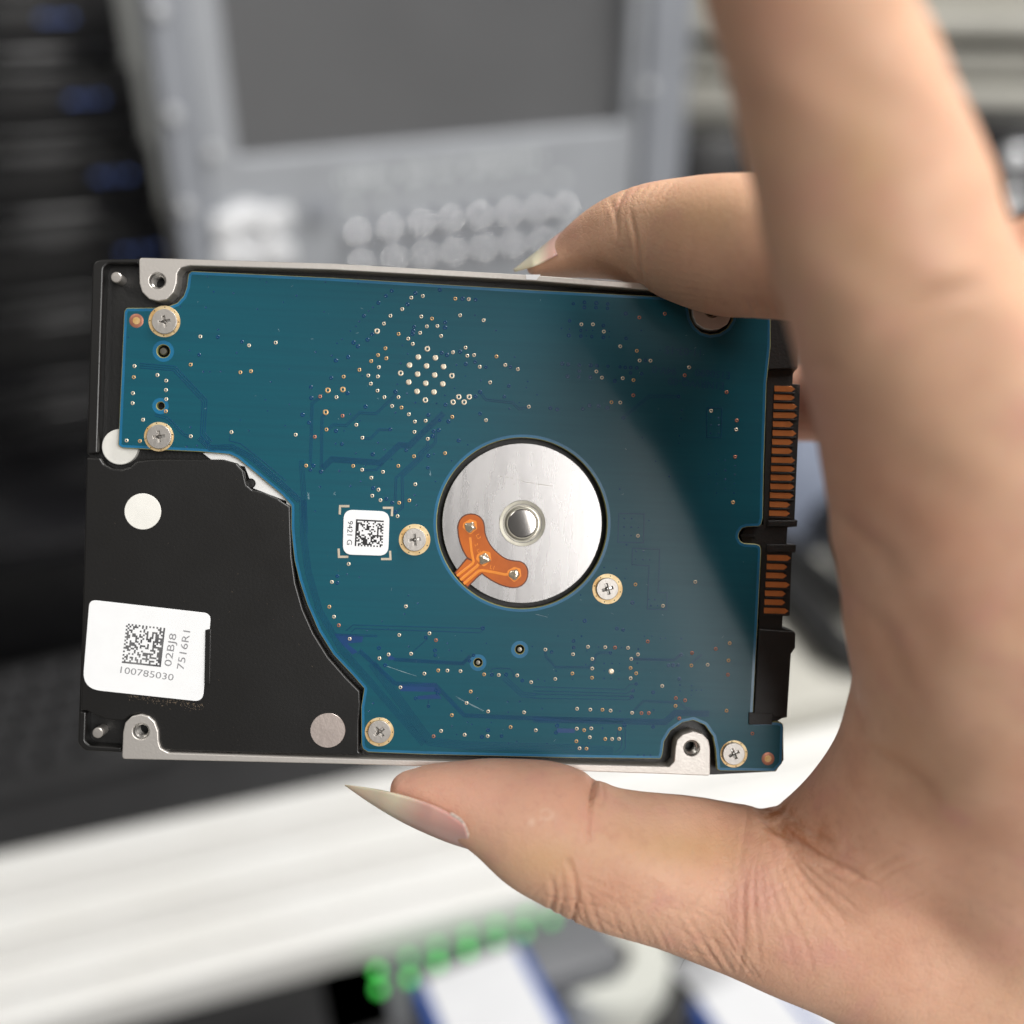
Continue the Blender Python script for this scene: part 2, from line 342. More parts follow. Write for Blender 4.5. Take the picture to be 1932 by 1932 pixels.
def via_mesh(r, m, hole=True):
    prof = ([(0, -0.12), (r * 0.42, -0.12), (r * 0.46, 0.03)] if hole else [(0, 0.05), (r * 0.4, 0.045)]) + [(r * 0.58, 0.05), (r * 0.85, 0.035), (r, -0.005)]
    me = lathe_mesh(prof, 14); me.materials.append(m); me.materials.append(M['hole'])
    if hole:
        for p in me.polygons:
            if math.hypot(p.center.x, p.center.y) < r * 0.00046: p.material_index = 1
    me.name = 'via'; return me
VM = {('tin', 0): via_mesh(0.27, M['tin']), ('gold', 0): via_mesh(0.27, M['gold']), ('copper', 0): via_mesh(0.27, M['copper']), ('tin', 1): via_mesh(0.40, M['tin']), ('gold', 1): via_mesh(0.40, M['gold']), ('fill', 1): via_mesh(0.40, M['tin'], False)}
def put_via(p, k, big=0):
    c = T(p[0], p[1], Z_PCB)
    o = bpy.data.objects.new('via', VM[(k, big)]); COL.objects.link(o); o.parent = pcb
    o.location = (c[0] * .001, c[1] * .001, Z_PCB * .001); o.rotation_euler = (0, 0, random.random() * 6)
for L_, f_ in ((GA, zA), (GC, zC), (GD, zD), (GE, zE), (GF, zF)):
    for i, p in enumerate(L_): put_via(f_(p), 'gold' if random.random() < 0.18 else 'tin')
for L_, f_ in ((GC_D, zC), (GD_D, zD), (GE_D, zE), (GF_D, zF)):
    for p in L_: put_via(f_(p), 'copper' if random.random() < 0.6 else 'gold')
for i, p in enumerate(GC_L): put_via(zC(p), 'gold' if i in (5, 6, 7) else ('tin' if i < 5 or i in (8, 14, 17, 23) else 'fill'), 1)
put_via(zF(GF_L[0]), 'fill', 1)

# tented vias and pin-prick dimples: too small to pick apart one by one
TA = [(1095,703),(1270,737),(960,832)]
TC = [(665,175),(622,212),(568,262),(463,357),(836,192),(778,273),(1013,168),(1178,232),(1273,240),(1052,403),(1050,441),(827,436),(820,465),(815,488),(523,489),(489,530),(388,550),(419,578),(349,655),(260,680),(226,806),(344,917),(79,873),(82,952),(475,1014),(691,906),(1026,625),(1065,640),(1160,616),(1201,706),(1269,690),(1347,728),(1525,728),(1513,864),(1480,942),(1304,908),(1272,940),(1054,1000),(1864,1035),(1814,1025),(931,1075),(1012,1113),(1075,1122),(1004,1185),(968,1192),(960,1228),(930,1370),(926,1457),(1149,1260),(1304,1065),(769,1330),(654,1179),(261,1190),(304,1285),(527,1360),(18,1073),(65,1130),(627,1683),(668,1710),(530,1605),(690,1778),(97,1442),(152,1485),(75,1472)]
TD_ = [(270,552),(270,600),(572,1073),(911,995),(978,1090),(980,1125),(1257,1125),(1228,1165),(617,1197),(1390,1265),(1493,1265),(1610,1308),(985,1380),(998,1403),(838,1437),(930,1495),(1362,1668),(1460,1710),(1318,1716),(1324,928)]
TE = [(290,268),(370,258),(370,295),(456,263),(454,297),(540,270),(538,302),(670,340),(263,393),(508,427),(345,463),(345,503),(258,498),(424,507),(508,512),(672,520),(210,702),(252,708),(333,713),(416,714),(460,718),(540,722),(628,726),(666,730),(706,731),(750,733),(705,770),(785,776),(333,757),(248,795),(329,799),(413,801),(590,828),(358,1030),(407,1006),(474,1009),(537,1022),(652,1097),(1052,940),(812,678)]
TF = [(373,634),(605,690),(650,700),(292,780),(293,827),(132,860),(558,866),(1070,880),(980,957),(1013,955),(1048,955),(1057,1055),(868,1152),(745,1090),(722,1140),(713,1185),(172,1393),(165,1443),(868,1402),(660,1390),(718,502)]
DE = [(205,448),(262,452),(385,460),(430,462),(385,502),(550,470),(550,510),(782,463),(918,605),(1075,1040),(1070,1100),(1058,1225),(1055,1280),(985,1520),(886,1410),(626,1612),(790,1240),(1287,1090),(1342,1095),(1287,1148),(1342,1150),(1285,1206),(1340,1208),(1340,1403),(1388,1403),(1463,1442),(1392,1475),(1327,1502),(1270,1502),(1458,1508),(1390,1540),(1328,1574),(1455,1572),(1390,1610),(1328,1640),(1455,1640),(660,1824),(712,1826),(658,1885),(710,1887),(762,1890),(838,1840)]
DF = [(745,130),(797,131),(740,187),(794,190),(842,192),(513,248),(602,253),(673,258),(664,326),(343,447),(836,478),(880,480),(938,482),(852,523),(900,523),(280,629),(178,745),(349,746),(805,746),(860,744),(922,762),(957,760),(1072,763),(472,823),(640,827),(760,838),(388,853),(380,950),(513,943),(570,943),(625,944),(513,996),(623,998),(512,1052),(565,1053),(620,1054),(753,940),(165,998),(284,1058),(1063,1098),(1146,1103),(1066,1142),(1148,1138),(1182,1137),(1218,1136),(1145,1172),(627,1288),(872,1280),(62,1271),(500,1412),(403,1518),(98,1523),(757,1607),(802,1608),(848,1608),(35,1058),(82,1070),(658,15),(708,16),(675,83)]
DC = [(115,620),(175,327),(185,113),(420,122),(497,320),(528,295),(430,398),(405,432),(365,466),(232,645),(305,525),(268,555),(742,570),(780,632),(730,700),(450,790),(705,852),(775,920),(1133,712),(1197,793),(1310,825),(1120,880),(1050,932),(990,990),(836,985),(692,1058),(363,1068),(435,1115),(320,1190),(258,1283),(565,1275),(405,1353),(613,1325),(665,1395),(475,1440),(285,1480),(440,1555),(145,1595),(365,1590),(110,1770),(1215,1290),(1100,1405),(970,1357),(1268,352),(1420,462),(1895,448),(1555,655),(1650,832),(1640,876),(1718,928),(1590,985),(1517,1028),(982,1555),(830,1655),(845,1728)]
DA = [(890,800),(1232,817),(1500,745),(1097,650),(822,483),(1008,490),(1208,385),(1382,500),(1570,450),(1665,403),(1400,287),(1448,305),(1875,305),(1020,265),(1065,375),(990,955),(1038,955),(1117,952),(1612,935),(1480,1028),(1440,1158),(1614,1190),(1455,1238),(1258,1303),(897,1357),(1320,1380),(1583,1345),(945,1490),(870,1497),(1802,812),(1918,838),(1865,520),(447,705)]
DD = [(340,538),(430,558),(785,692),(853,750),(757,825),(595,880),(485,947),(640,935),(1068,1038),(1082,1088),(1170,1093),(788,1062),(420,1112),(1350,1038),(1682,1062),(1285,1437),(1505,1462),(1592,1460),(1508,1537),(1215,1610),(1385,1612),(530,1472),(500,1530),(1100,1640),(1135,1700),(1245,1625),(1570,1750),(1512,1762)]
def dimples():
    bm = bmesh.new()
    def put(c, prof, n):
        rings = []
        for r, z in prof:
            rings.append([bm.verts.new(((c[0] + r * math.cos(6.2832 * i / n)) * .001, (c[1] + r * math.sin(6.2832 * i / n)) * .001, (Z_PCB + z) * .001)) for i in range(n)])
        for a, b in zip(rings, rings[1:]):
            for i in range(n): bm.faces.new((a[i], b[i], b[(i + 1) % n], a[(i + 1) % n]))
        return rings
    for L_, f_ in ((TA, zA), (TC, zC), (TD_, zD), (TE, zE), (TF, zF)):
        for p in L_:
            q = f_(p); r = random.uniform(0.24, 0.30); c = T(q[0], q[1], Z_PCB)
            rg = put(c, [(r, -0.002), (r * 0.82, 0.035), (r * 0.55, 0.035), (r * 0.35, 0.006)], 12)
            bm.faces.new(rg[-1]).material_index = 1
    for L_, f_ in ((DA, zA), (DC, zC), (DD, zD), (DE, zE), (DF, zF)):
        for p in L_:
            q = f_(p); r = random.uniform(0.10, 0.15); c = T(q[0], q[1], Z_PCB)
            rg = put(c, [(r, -0.002), (r * 0.8, 0.02), (r * 0.5, 0.008)], 8)
            bm.faces.new(rg[-1])
    bmesh.ops.recalc_face_normals(bm, faces=bm.faces)
    me = bpy.data.meshes.new('tented_vias'); bm.to_mesh(me); bm.free(); return me
tag(link('tented_vias', dimples(), pcb, [M['dimple'], M['mask']]), kind='stuff')

# traces
def off_lines(pts, n, gap):
    """n parallel copies of a polyline (mm)"""
    pts = [np.array(p, float) for p in pts]; res = []
    for k in range(n):
        d = (k - (n - 1) / 2) * gap; L_ = []
        for i, p in enumerate(pts):
            t1 = p - pts[i - 1] if i else pts[1] - p
            t2 = pts[i + 1] - p if i < len(pts) - 1 else t1
            t1 = t1 / np.linalg.norm(t1); t2 = t2 / np.linalg.norm(t2); t = t1 + t2; t /= np.linalg.norm(t)
            nn = np.array((-t[1], t[0])); L_.append(p + nn * d / max(0.6, float(nn @ np.array((-t1[1], t1[0])))))
        res.append(L_)
    return res
lines = []
def tr(f_, pts, n=1, gap=0.19, wd=0.10):
    pp = [T(*f_(p), Z_PCB) for p in pts]
    for l in off_lines(pp, n, gap): lines.append((l, wd))
tr(zA, [(530,910),(780,930),(1000,1165),(985,1400),(1040,1470)], 3, 0.30)
tr(zA, [(640,1265),(730,1290),(850,1410),(890,1425)], 2, 0.3)
tr(zA, [(960,1430),(1040,1505),(1200,1500),(1330,1570),(1560,1770),(1690,1890)], 4, 0.22)
tr(zA, [(1185,1410),(1180,1455),(1260,1475),(1420,1600),(1590,1745)], 1)
tr(zC, [(1040,1062),(790,1298),(720,1290),(585,1420),(230,1395),(160,1462)], 5, 0.17, 0.10)
tr(zC, [(700,920),(550,1065),(430,1058),(335,1150),(240,1145),(195,1185)], 2, 0.24)
tr(zC, [(985,1190),(980,1275),(890,1360),(885,1385),(740,1520),(745,1740),(700,1775)], 2, 0.25)
tr(zC, [(925,1250),(925,1300),(865,1350),(862,1378),(695,1530),(690,1690)], 2, 0.22)
tr(zC, [(1304,908),(1350,965),(1540,985),(1590,1030),(1645,1020)], 2, 0.25)
tr(zC, [(450,1245),(510,1245),(575,1180),(650,1182)], 2, 0.22)
tr(zC, [(146,945),(88,990),(75,1440)], 3, 0.16, 0.07)
tr(zC, [(180,1070),(160,1090),(155,1460)], 3, 0.16, 0.07)
tr(zC, [(450,1475),(555,1472),(600,1420)], 2, 0.2)
tr(zC, [(10,1400),(30,1700),(40,1932)], 4, 0.20, 0.06)
tr(zD, [(20,0),(25,250),(60,520),(140,800),(300,1080),(520,1330),(900,1770)], 5, 0.20, 0.06)
tr(zD, [(330,950),(385,905),(1310,932)], 1); tr(zD, [(370,958),(400,930),(1300,962),(1330,940)], 1)
tr(zD, [(250,975),(560,985)], 2, 0.2)
tr(zD, [(680,1155),(1180,1185),(1235,1130)], 4, 0.13, 0.10)
tr(zD, [(430,1090),(690,1330),(980,1340),(1190,1560),(1500,1575),(2340,1600)], 4, 0.15, 0.10)
tr(zD, [(520,1180),(940,1750),(1200,1780),(1930,1800),(2270,1818)], 6, 0.22, 0.06)
tr(zD, [(805,1110),(925,1005)], 1)
tr(zD, [(1375,1245),(1400,1220),(1520,1222),(1545,1250),(1550,1290)], 1)
tr(zD, [(1475,1285),(1610,1410),(1710,1418)], 3, 0.3)
tr(zD, [(930,1450),(930,1490)], 1)
tr(zE, [(655,1090),(840,937),(1045,940)], 2, 0.3)
tr(zF, [(88,850),(88,890),(160,970),(405,970),(440,930),(455,882),(480,864),(550,864)], 2, 0.20)
tr(zF, [(715,910),(1020,918),(1065,882)], 3, 0.13)
tr(zF, [(0,1112),(660,1132),(705,1092),(738,1092)], 1); tr(zF, [(0,1142),(675,1160),(715,1140)], 1); tr(zF, [(0,1165),(690,1182),(706,1180)], 1); tr(zF, [(0,1195),(690,1207),(712,1200)], 1)
tr(zF, [(0,1348),(955,1368),(1030,1300),(1275,1308)], 5, 0.18, 0.12)
tr(zF, [(716,1296),(800,1215),(1060,1228),(1105,1268),(1140,1270)], 2, 0.2)
tr(zF, [(665,1395),(668,1555),(620,1605)], 1); tr(zF, [(612,1425),(610,1480)], 1); tr(zF, [(640,1440),(638,1550),(600,1585)], 1)
tr(zF, [(1145,940),(1220,878)], 2, 0.2); tr(zF, [(405,1378),(420,1400)], 1)
for rect in ([(1258,1022),(1366,1025),(1360,1238),(1255,1235),(1258,1022)], ): tr(zE, rect, 1, wd=0.12)
tr(zE, [(620,1788),(803,1792),(798,2000),(612,1996),(620,1788)], 1, wd=0.16)
tr(zF, [(720,108),(915,115),(905,430),(970,430),(965,553),(827,548),(838,235),(715,228),(720,108)], 1, wd=0.14)
tag(link('copper_traces', ribbon_mesh(lines, Z_PCB - 0.001, 0.024), pcb, [M['trace']]), kind='stuff')
for f_, pts in ((zD, [(730,1335),(985,1325),(1030,1400),(985,1390),(725,1385)]), (zD, [(245,970),(460,985),(450,1030),(340,1040),(420,1100),(380,1120),(300,1040)]), (zD, [(640,1115),(705,1155),(640,1160)]), (zD, [(850,1420),(1000,1405),(1030,1440),(855,1445)]),
                (zF, [(170,1412),(300,1415),(300,1445),(170,1445)]),):
    plate('copper_pour', [fillet([T(*f_(p), Z_PCB) for p in pts], 0.12)], Z_PCB - 0.001, Z_PCB + 0.012, M['blue_area'], pcb)
# etched lettering, upside down as in the picture
for s, (x, y), hgt in (('11-03-15', zE((1090, 612)), 1.5), ('E150690', zE((1300, 775)), 1.45), ('94V-0', zE((950, 748)), 1.45), ('E1NRWQ-00', zE((1180, 845)), 1.45)):
    me = text_mesh(s, hgt, th=0.01, weight=0.01); o = link('etched_lettering', me, pcb, [M['trace']])
    c = T(x, y, Z_PCB); o.location = (c[0] * .001, c[1] * .001, (Z_PCB + 0.006) * .001); o.rotation_euler = (0, 0, math.radians(180 - 2.5))
# gold test pads
for p, r in ((zA((505, 585)), 0.52), (zF((1700, 1633)), 0.5)):
    c = T(*p, Z_PCB)
    lathe('test_pad_halo', [(r * 1.85, Z_PCB - 0.002), (r * 1.8, Z_PCB + 0.01), (r, Z_PCB + 0.01)], c, M['copper'], pcb, 28)
    lathe('test_pad', [(r, Z_PCB - 0.01), (r * 0.95, Z_PCB + 0.04), (0, Z_PCB + 0.05)], c, M['ring'], pcb, 28)
# bracket marks round the small label
for (cx_, cy_), sx, sy in (((290, 45), 1, 1), ((668, 57), -1, 1), ((282, 412), 1, -1), ((655, 428), -1, -1)):
    a = [(cx_ + 68 * sx, cy_), (cx_, cy_), (cx_ - 3, cy_ + 60 * sy)]
    me = ribbon_mesh([([T(*zD(p), Z_PCB) for p in a], 0.33)], Z_PCB - 0.001, 0.03)
    link('bracket_mark', me, pcb, [M['tin']])

# --- screws
def plus(r, wd, ang):
    a, b = r, wd / 2; q = [(a, b), (b, b), (b, a), (-b, a), (-b, b), (-a, b), (-a, -b), (-b, -b), (-b, -a), (b, -a), (b, -b), (a, -b)]
    return [(x * math.cos(ang) - y * math.sin(ang), x * math.sin(ang) + y * math.cos(ang)) for x, y in q]
SCR = [(zA((708, 590)), 2.16, 1.70, 12), (zA((668, 1425)), 2.02, 1.66, 8), (zD((830, 288)), 2.2, 1.6, 8), (zF((537, 403)), 2.15, 1.55, 18), (zD((575, 1680)), 2.03, 1.58, 42), (zF((1453, 1598)), 1.95, 1.58, 28)]
for k, (p, ro, rh, ang) in enumerate(SCR):
    c = T(*p, Z_PCB); c2 = T(*p, -0.25)
    rg = lathe('screw_pad_ring', [(ro, Z_PCB - 0.004), (ro * 0.985, Z_PCB + 0.03), (rh * 0.8, Z_PCB + 0.03)], c, M['ring'], pcb, 48)
    for q in range(8):
        a = math.pi / 4 * q + 0.2 * k; rr = (ro + rh) / 2 + 0.02
        o = bpy.data.objects.new('ring_pinhole', VM.setdefault('pin', lathe_mesh([(0.085, 0.034), (0, 0.036)], 8))); COL.objects.link(o)
        if not o.data.materials: o.data.materials.append(M['hole'])
        o.parent = rg; o.location = (rr * math.cos(a) * .001, rr * math.sin(a) * .001, Z_PCB * .001)
    sc = plate('screw', [circle((0, 0), rh, 48), plus(0.78, 0.36, math.radians(ang))], Z_PCB + 0.031, Z_PCB + 0.52, M['screw'], drive, bevel=0.07)
    sc.location = (c2[0] * .001, c2[1] * .001, 0)
    lathe('recess_floor', [(0.95, Z_PCB + 0.06), (0.3, Z_PCB + 0.12), (0.12, Z_PCB + 0.3), (0, Z_PCB + 0.32)], (0, 0), M['alu_dark'], sc, 16)

# --- spindle motor
mo = lathe('spindle_motor', [(11.25, -2.6), (11.25, -1.15), (11.18, -1.05), (2.65, -1.05), (2.62, -1.22)], T(1567, 1570, -1.05), M['motor'], drive, 128)
hub = lathe('spindle_ring', [(3.25, -1.045), (3.2, -0.93), (2.75, -0.95), (2.62, -1.18), (2.45, -1.18), (2.4, -1.0), (2.25, -0.98), (2.16, -1.12), (2.05, -1.12), (2.0, -1.2)], (0, 0), M['hub_ring'], mo, 96)
lathe('spindle_cap', [(2.05, -1.2), (2.0, -0.98), (1.9, -0.932), (1.86, -0.925), (0, -0.925)], (0, 0), M['hub_cap'], mo, 64)
# a few dents and scuffs on the disc
scl = []
for (x0, y0), (x1, y1) in (((1450,1520),(1465,1522)),((1490,1524),(1512,1527)),((1525,1530),(1545,1533)),((1570,1540),(1582,1542)),((1600,1550),(1625,1556)),((1640,1562),(1690,1568)),((1700,1572),(1830,1590))):
    a, b = T(*zC((x0, y0)), -1.05), T(*zC((x1, y1)), -1.05); scl.append(([a, b], 0.06))
for i in range(26):
    a = random.uniform(0, 6.28); r = 3.6 + 7 * random.random() ** 0.6; c = T(1567, 1570, -1.05); q = (c[0] + r * math.cos(a), c[1] + r * math.sin(a)); b = random.uniform(0, 3.1); l = random.uniform(0.06, 0.35)
    scl.append(([q, (q[0] + l * math.cos(b), q[1] + l * math.sin(b))], random.uniform(0.03, 0.06)))
o = link('disc_scuffs', ribbon_mesh(scl, -1.05, 0.004), drive, [M['hub_ring']]); tag(o, kind='stuff')

# --- amber flex ribbon (zoom window 1320,1500, scale 4.83)
def zX(p): return (1320 + p[0] / 4.83, 1500 + p[1] / 4.83)
ol = [(250,400),(275,300),(340,225),(440,195),(545,215),(620,280),(650,370),(660,470),(690,560),(745,660),(840,760),(950,840),(1060,872),(1170,885),(1250,945),(1282,1050),(1255,1170),(1170,1255),(1050,1278),(900,1245),(760,1180),(630,1095)]
tail = [(610,1075),(560,1110),(395,1275),(205,1055),(385,840),(400,845)]
lf = [(385,835),(330,740),(285,620),(258,500)]
Z_FX = -0.93
sm = smooth([zX(p) for p in ol], 4); sm2 = smooth([zX(p) for p in lf], 4)
flx = plate('flex_ribbon', [TL(sm + [zX(p) for p in tail] + sm2, Z_FX)], Z_FX - 0.1, Z_FX - 0.01, M['flex_edge'], drive)
plate('flex_film', [TL(sm + [zX(p) for p in tail] + sm2, Z_FX)], Z_FX - 0.01, Z_FX + 0.01, M['flex'], flx, offset=-0.16)
def fx(pts, wd):
    return ([T(*zX(p), Z_FX) for p in pts], wd)
for pts, wd in (([(245,1100),(470,925),(485,890),(455,740),(435,540)], 0.36), ([(295,1160),(520,975),(560,930)], 0.40), ([(345,1215),(560,1030),(610,1018),(780,1048),(945,1080),(1000,1070)], 0.40)):
    pts = fillet([(-1e4, -1e4)] + pts + [(1e4, -1e4)], 0)[1:-1]
    link('flex_trace', ribbon_mesh([fx(pts, wd)], Z_FX + 0.009, 0.02), flx, [M['flex_trace']])
for c, rot, sz in (((440, 390), 0.8, 1.15), ((640, 850), 0.75, 1.2), ((1080, 1080), 0.9, 1.15)):
    q = T(*zX(c), Z_FX)
    lp = fillet([(q[0] + sz * a, q[1] + sz * b) for a, b in ((-0.95, -0.1), (-0.85, 0.45), (-0.1, 0.95), (0.7, 0.75), (0.85, -0.2), (0.0, -0.95))], 0.25)
    pd = plate('flex_pad', [lp], Z_FX + 0.008, Z_FX + 0.028, M['flex_trace'], flx)
    bm = bmesh.new(); bmesh.ops.create_icosphere(bm, subdivisions=3, radius=1.0)
    for v in bm.verts:
        n_ = 1 + 0.18 * math.sin(4 * v.co.x + c[0]) * math.cos(3.3 * v.co.y + c[1])
        e = 4.0; rr = (abs(v.co.x) ** e + abs(v.co.y) ** e) ** (1 / e) + 1e-6; rc = math.hypot(v.co.x, v.co.y) + 1e-6
        k_ = rc / rr
        v.co = Vector((v.co.x * k_ * 0.62 * sz * n_ * .001, v.co.y * k_ * 0.6 * sz * n_ * .001, max(0, v.co.z) * 0.3 * n_ * .001))
    me = bpy.data.meshes.new('solder_blob'); bm.to_mesh(me); bm.free()
    for p in me.polygons: p.use_smooth = True
    o = link('solder_blob', me, flx, [M['solder']]); o.location = (q[0] * .001, q[1] * .001, (Z_FX + 0.028) * .001); o.rotation_euler = (0, 0, rot * 0.6)
for s, c, ang, hgt in (('L3', (555, 530), -60, 0.75), ('2', (525, 650), -60, 0.7), ('L2', (560, 740), -60, 0.6), ('L1', (760, 980), -12, 0.8)):
    o = link('flex_print', text_mesh(s, hgt, th=0.003), flx, [M['flex_trace']]); q = T(*zX(c), Z_FX); o.location = (q[0] * .001, q[1] * .001, (Z_FX + 0.013) * .001); o.rotation_euler = (0, 0, math.radians(ang))

# --- seals
lathe('round_seal', [(2.48, Z_COVER + 0.001), (2.44, Z_COVER + 0.05), (0, Z_COVER + 0.052)], S(269.5, 965, Z_COVER), M['white_dot'], drive, 56)
lathe('round_seal', [(2.45, -2.595), (2.45, -1.75), (2.35, -1.68), (0, -1.68)], S(226, 843, -1.7), M['white_dot'], drive, 56)
lathe('foil_seal', [(2.42, Z_COVER + 0.001), (2.38, Z_COVER + 0.06), (0, Z_COVER + 0.062)], S(618.5, 1378, Z_COVER), M['foil_dot'], drive, 56)

# --- labels
def matrix_code(n, flip_x, flip_y, seed):
    rnd = random.Random(seed); g = [[0] * n for _ in range(n)]
    for r in range(n):
        for c in range(n): g[r][c] = 1 if rnd.random() < 0.47 else 0
    for i in range(n):
        g[n - 1][i] = 1; g[i][0] = 1; g[0][i] = 1 - i % 2; g[i][n - 1] = i % 2
    if flip_x: g = [r[::-1] for r in g]
    if flip_y: g = g[::-1]
    return g
def code_mesh(g, q):
    """q: four corners mm TL TR BR BL"""
    n = len(g); V, FC = [], []; q = [np.array(p) for p in q]
    def at(a, b): return (q[0] * (1 - a) + q[1] * a) * (1 - b) + (q[3] * (1 - a) + q[2] * a) * b
    for r in range(n):
        c = 0
        while c < n:
            if not g[r][c]: c += 1; continue
            e = c
            while e < n and g[r][e]: e += 1
            i = len(V)
            for a, b in ((c, r), (e, r), (e, r + 1), (c, r + 1)):
                p = at(a / n, b / n); V.append((p[0] * .001, p[1] * .001, 0))
            FC.append((i, i + 1, i + 2, i + 3)); c = e
    me = bpy.data.meshes.new('matrix_code'); me.from_pydata(V, [], FC); me.update(); return me
Z_L = Z_COVER + 0.09
def zB(p): return (200 + p[0] / 2.415, 1500 + p[1] / 2.415)
lab = plate('white_label', [fillet(TL([zB(p) for p in [(165, 722), (1046, 822), (985, 1462), (112, 1368)]], Z_L), [0.9, 1.1, 1.2, 2.6], 8)], Z_COVER + 0.002, Z_L, M['label'], drive, bevel=0.03)
tag(lab, 'white paper label with matrix code and grey numbers')
def zL(p): return (350 + p[0] / 7.728, 1850 + p[1] / 7.728)
o = link('matrix_code', code_mesh(matrix_code(22, True, False, 3), TL([zL(p) for p in [(225, 155), (1128, 262), (1025, 1168), (118, 1072)]], Z_L)), lab, [M['ink_mid']]); o.location.z = (Z_L + 0.006) * .001
def text_on(parent, s, px, hgt, ang, z, m, width=None, name='printed_number', weight=0.0):
    me = text_mesh(s, hgt, th=0.002, weight=weight); o = link(name, me, parent, [m]); c = T(*px, z)
    xs = [v.co.x for v in me.vertices]; wd = (max(xs) - min(xs)) * 1000
    o.location = (c[0] * .001, c[1] * .001, (z + 0.006) * .001); o.rotation_euler = (0, 0, math.radians(ang))
    if width: o.scale = (width / wd, 1, 1)
    return o
text_on(lab, '02BJ8', zL((1255, 770)), 1.42, 82.5, Z_L, M['ink_grey'], width=(0.0463 * 760 / 7.728))
text_on(lab, '7516R1', zL((1565, 750)), 1.42, 82.5, Z_L, M['ink_grey'], width=(0.0463 * 900 / 7.728))
text_on(lab, '100785030', zL((680, 1325)), 1.30, -6.5, Z_L, M['ink_grey'], width=(0.0463 * 1215 / 7.728))
Z_S = Z_PCB + 0.1
def zS(p): return (1000 + p[0] / 9.66, 1500 + p[1] / 9.66)
lb2 = plate('small_label', [fillet(TL([zS(p) for p in [(300, 275), (1630, 335), (1590, 1620), (270, 1580)]], Z_S), 1.35, 8)], Z_PCB + 0.002, Z_S, M['label'], drive, bevel=0.03)
tag(lb2, 'small rounded white sticker with black matrix code')
o = link('matrix_code', code_mesh(matrix_code(18, False, True, 11), TL([zS(p) for p in [(658, 555), (1462, 598), (1428, 1370), (618, 1332)]], Z_S)), lb2, [M['ink']]); o.location.z = (Z_S + 0.006) * .001
text_on(lb2, '9421 G', zS((470, 955)), 1.02, -88 - 2.2, Z_S, M['ink'], width=0.0463 * 690 / 9.66)

# --- connector
def zG(p): return (2180 + p[0] / 3.117, 1080 + p[1] / 3.117)
def zH(p): return (2180 + p[0] / 2.577, 1600 + p[1] / 2.577)
Zc = -1.5
hous = [(2302, 1085), (2392, 1085), (2392, 1106), (2384, 1114), (2379, 1122), (2378, 1152), (2401, 1153), (2384, 1558), (2393, 1561), (2391, 1580), (2363, 1582), (2360, 1632), (2389, 1634), (2387, 1657), (2376, 1658), (2369, 1847), (2348, 1849), (2346, 1884), (2380, 1893), (2386, 1902), (2385, 1944), (2373, 1962), (2361, 2152), (2346, 2155), (2316, 2172), (2246, 2172), (2248, 2138), (2262, 2136), (2288, 1560), (2288, 1660)]
hous = hous[:-2] + [(2276, 1880), (2284, 1640), (2230, 1630), (2222, 1606), (2236, 1584), (2290, 1575)]
con = plate('connector_housing', [fillet(TL(hous, Zc), 0.08, 2)], -6.0, Zc, M['plastic'], drive, bevel=0.05)
plate('housing_wall', [fillet(TL([(2278, 1888), (2384, 1896), (2386, 1902), (2385, 1942), (2373, 1960), (2360, 2150), (2262, 2150)], -0.6), 0.25)], Zc + 0.002, -0.62, M['plastic'], con, bevel=0.12)
plate('housing_wall', [fillet(TL([(2246, 2137), (2318, 2140), (2316, 2174), (2246, 2174)], -0.55), 0.15)], Zc + 0.002, -0.5, M['plastic'], con, bevel=0.1)
plate('housing_wall', [fillet(TL([(2305, 1562), (2392, 1562), (2390, 1580), (2305, 1579)], -1.2), 0.1)], Zc + 0.002, -1.25, M['plastic'], con, bevel=0.06)
plate('housing_wall', [fillet(TL([(2303, 1634), (2388, 1634), (2386, 1656), (2302, 1656)], -1.2), 0.1)], Zc + 0.002, -1.25, M['plastic'], con, bevel=0.06)
plate('housing_wall', [fillet(TL([(2304, 940), (2400, 945), (2394, 1104), (2304, 1108)], -0.8), 0.1)], -6.0, -0.85, M['plastic'], con, bevel=0.1)
ey = [885, 947, 1012, 1077, 1141, 1206, 1270, 1335, 1401, 1464, 1529, 1593, 1658, 1723, 1786]
et = [1895, 1893, 1910, 1910, 1883, 1905, 1880, 1877, 1895, 1893, 1890, 1890, 1885, 1860, 1858]
cl = [(zE, y, 1746 - 38 * i / 14, et[i]) for i, y in enumerate(ey)]
ft = [1865, 1840, 1835, 1857, 1828, 1825, 1847]
cl += [(zF, y, 1693 - 23 * i / 6, ft[i]) for i, y in enumerate([177, 241, 305, 371, 435, 498, 560])]
for f_, y, x0, x1 in cl:
    sh = (x1 - x0) * 0.012
    px = [(x0, y - 22), (x1 - 26, y - 20 + sh), (x1, y + sh), (x1 - 26, y + 21 + sh), (x0, y + 19)]
    plate('contact_pin', [TL([f_(p) for p in px], Zc)], Zc + 0.002, Zc + 0.09, M['contact'], con, bevel=0.02)
    plate('contact_divider', [TL([f_(p) for p in [(x0, y + 25), (x1 - 4, y + 27), (x1 - 4, y + 38), (x0, y + 36)]], Zc)], Zc + 0.002, Zc + 0.2, M['plastic'], con, bevel=0.03)
plate('slot_rib', [fillet(TL([(2222, 1603), (2266, 1605), (2266, 1611), (2222, 1609)], -1.2), 0.05)], Zc + 0.002, -1.15, M['plastic'], con)

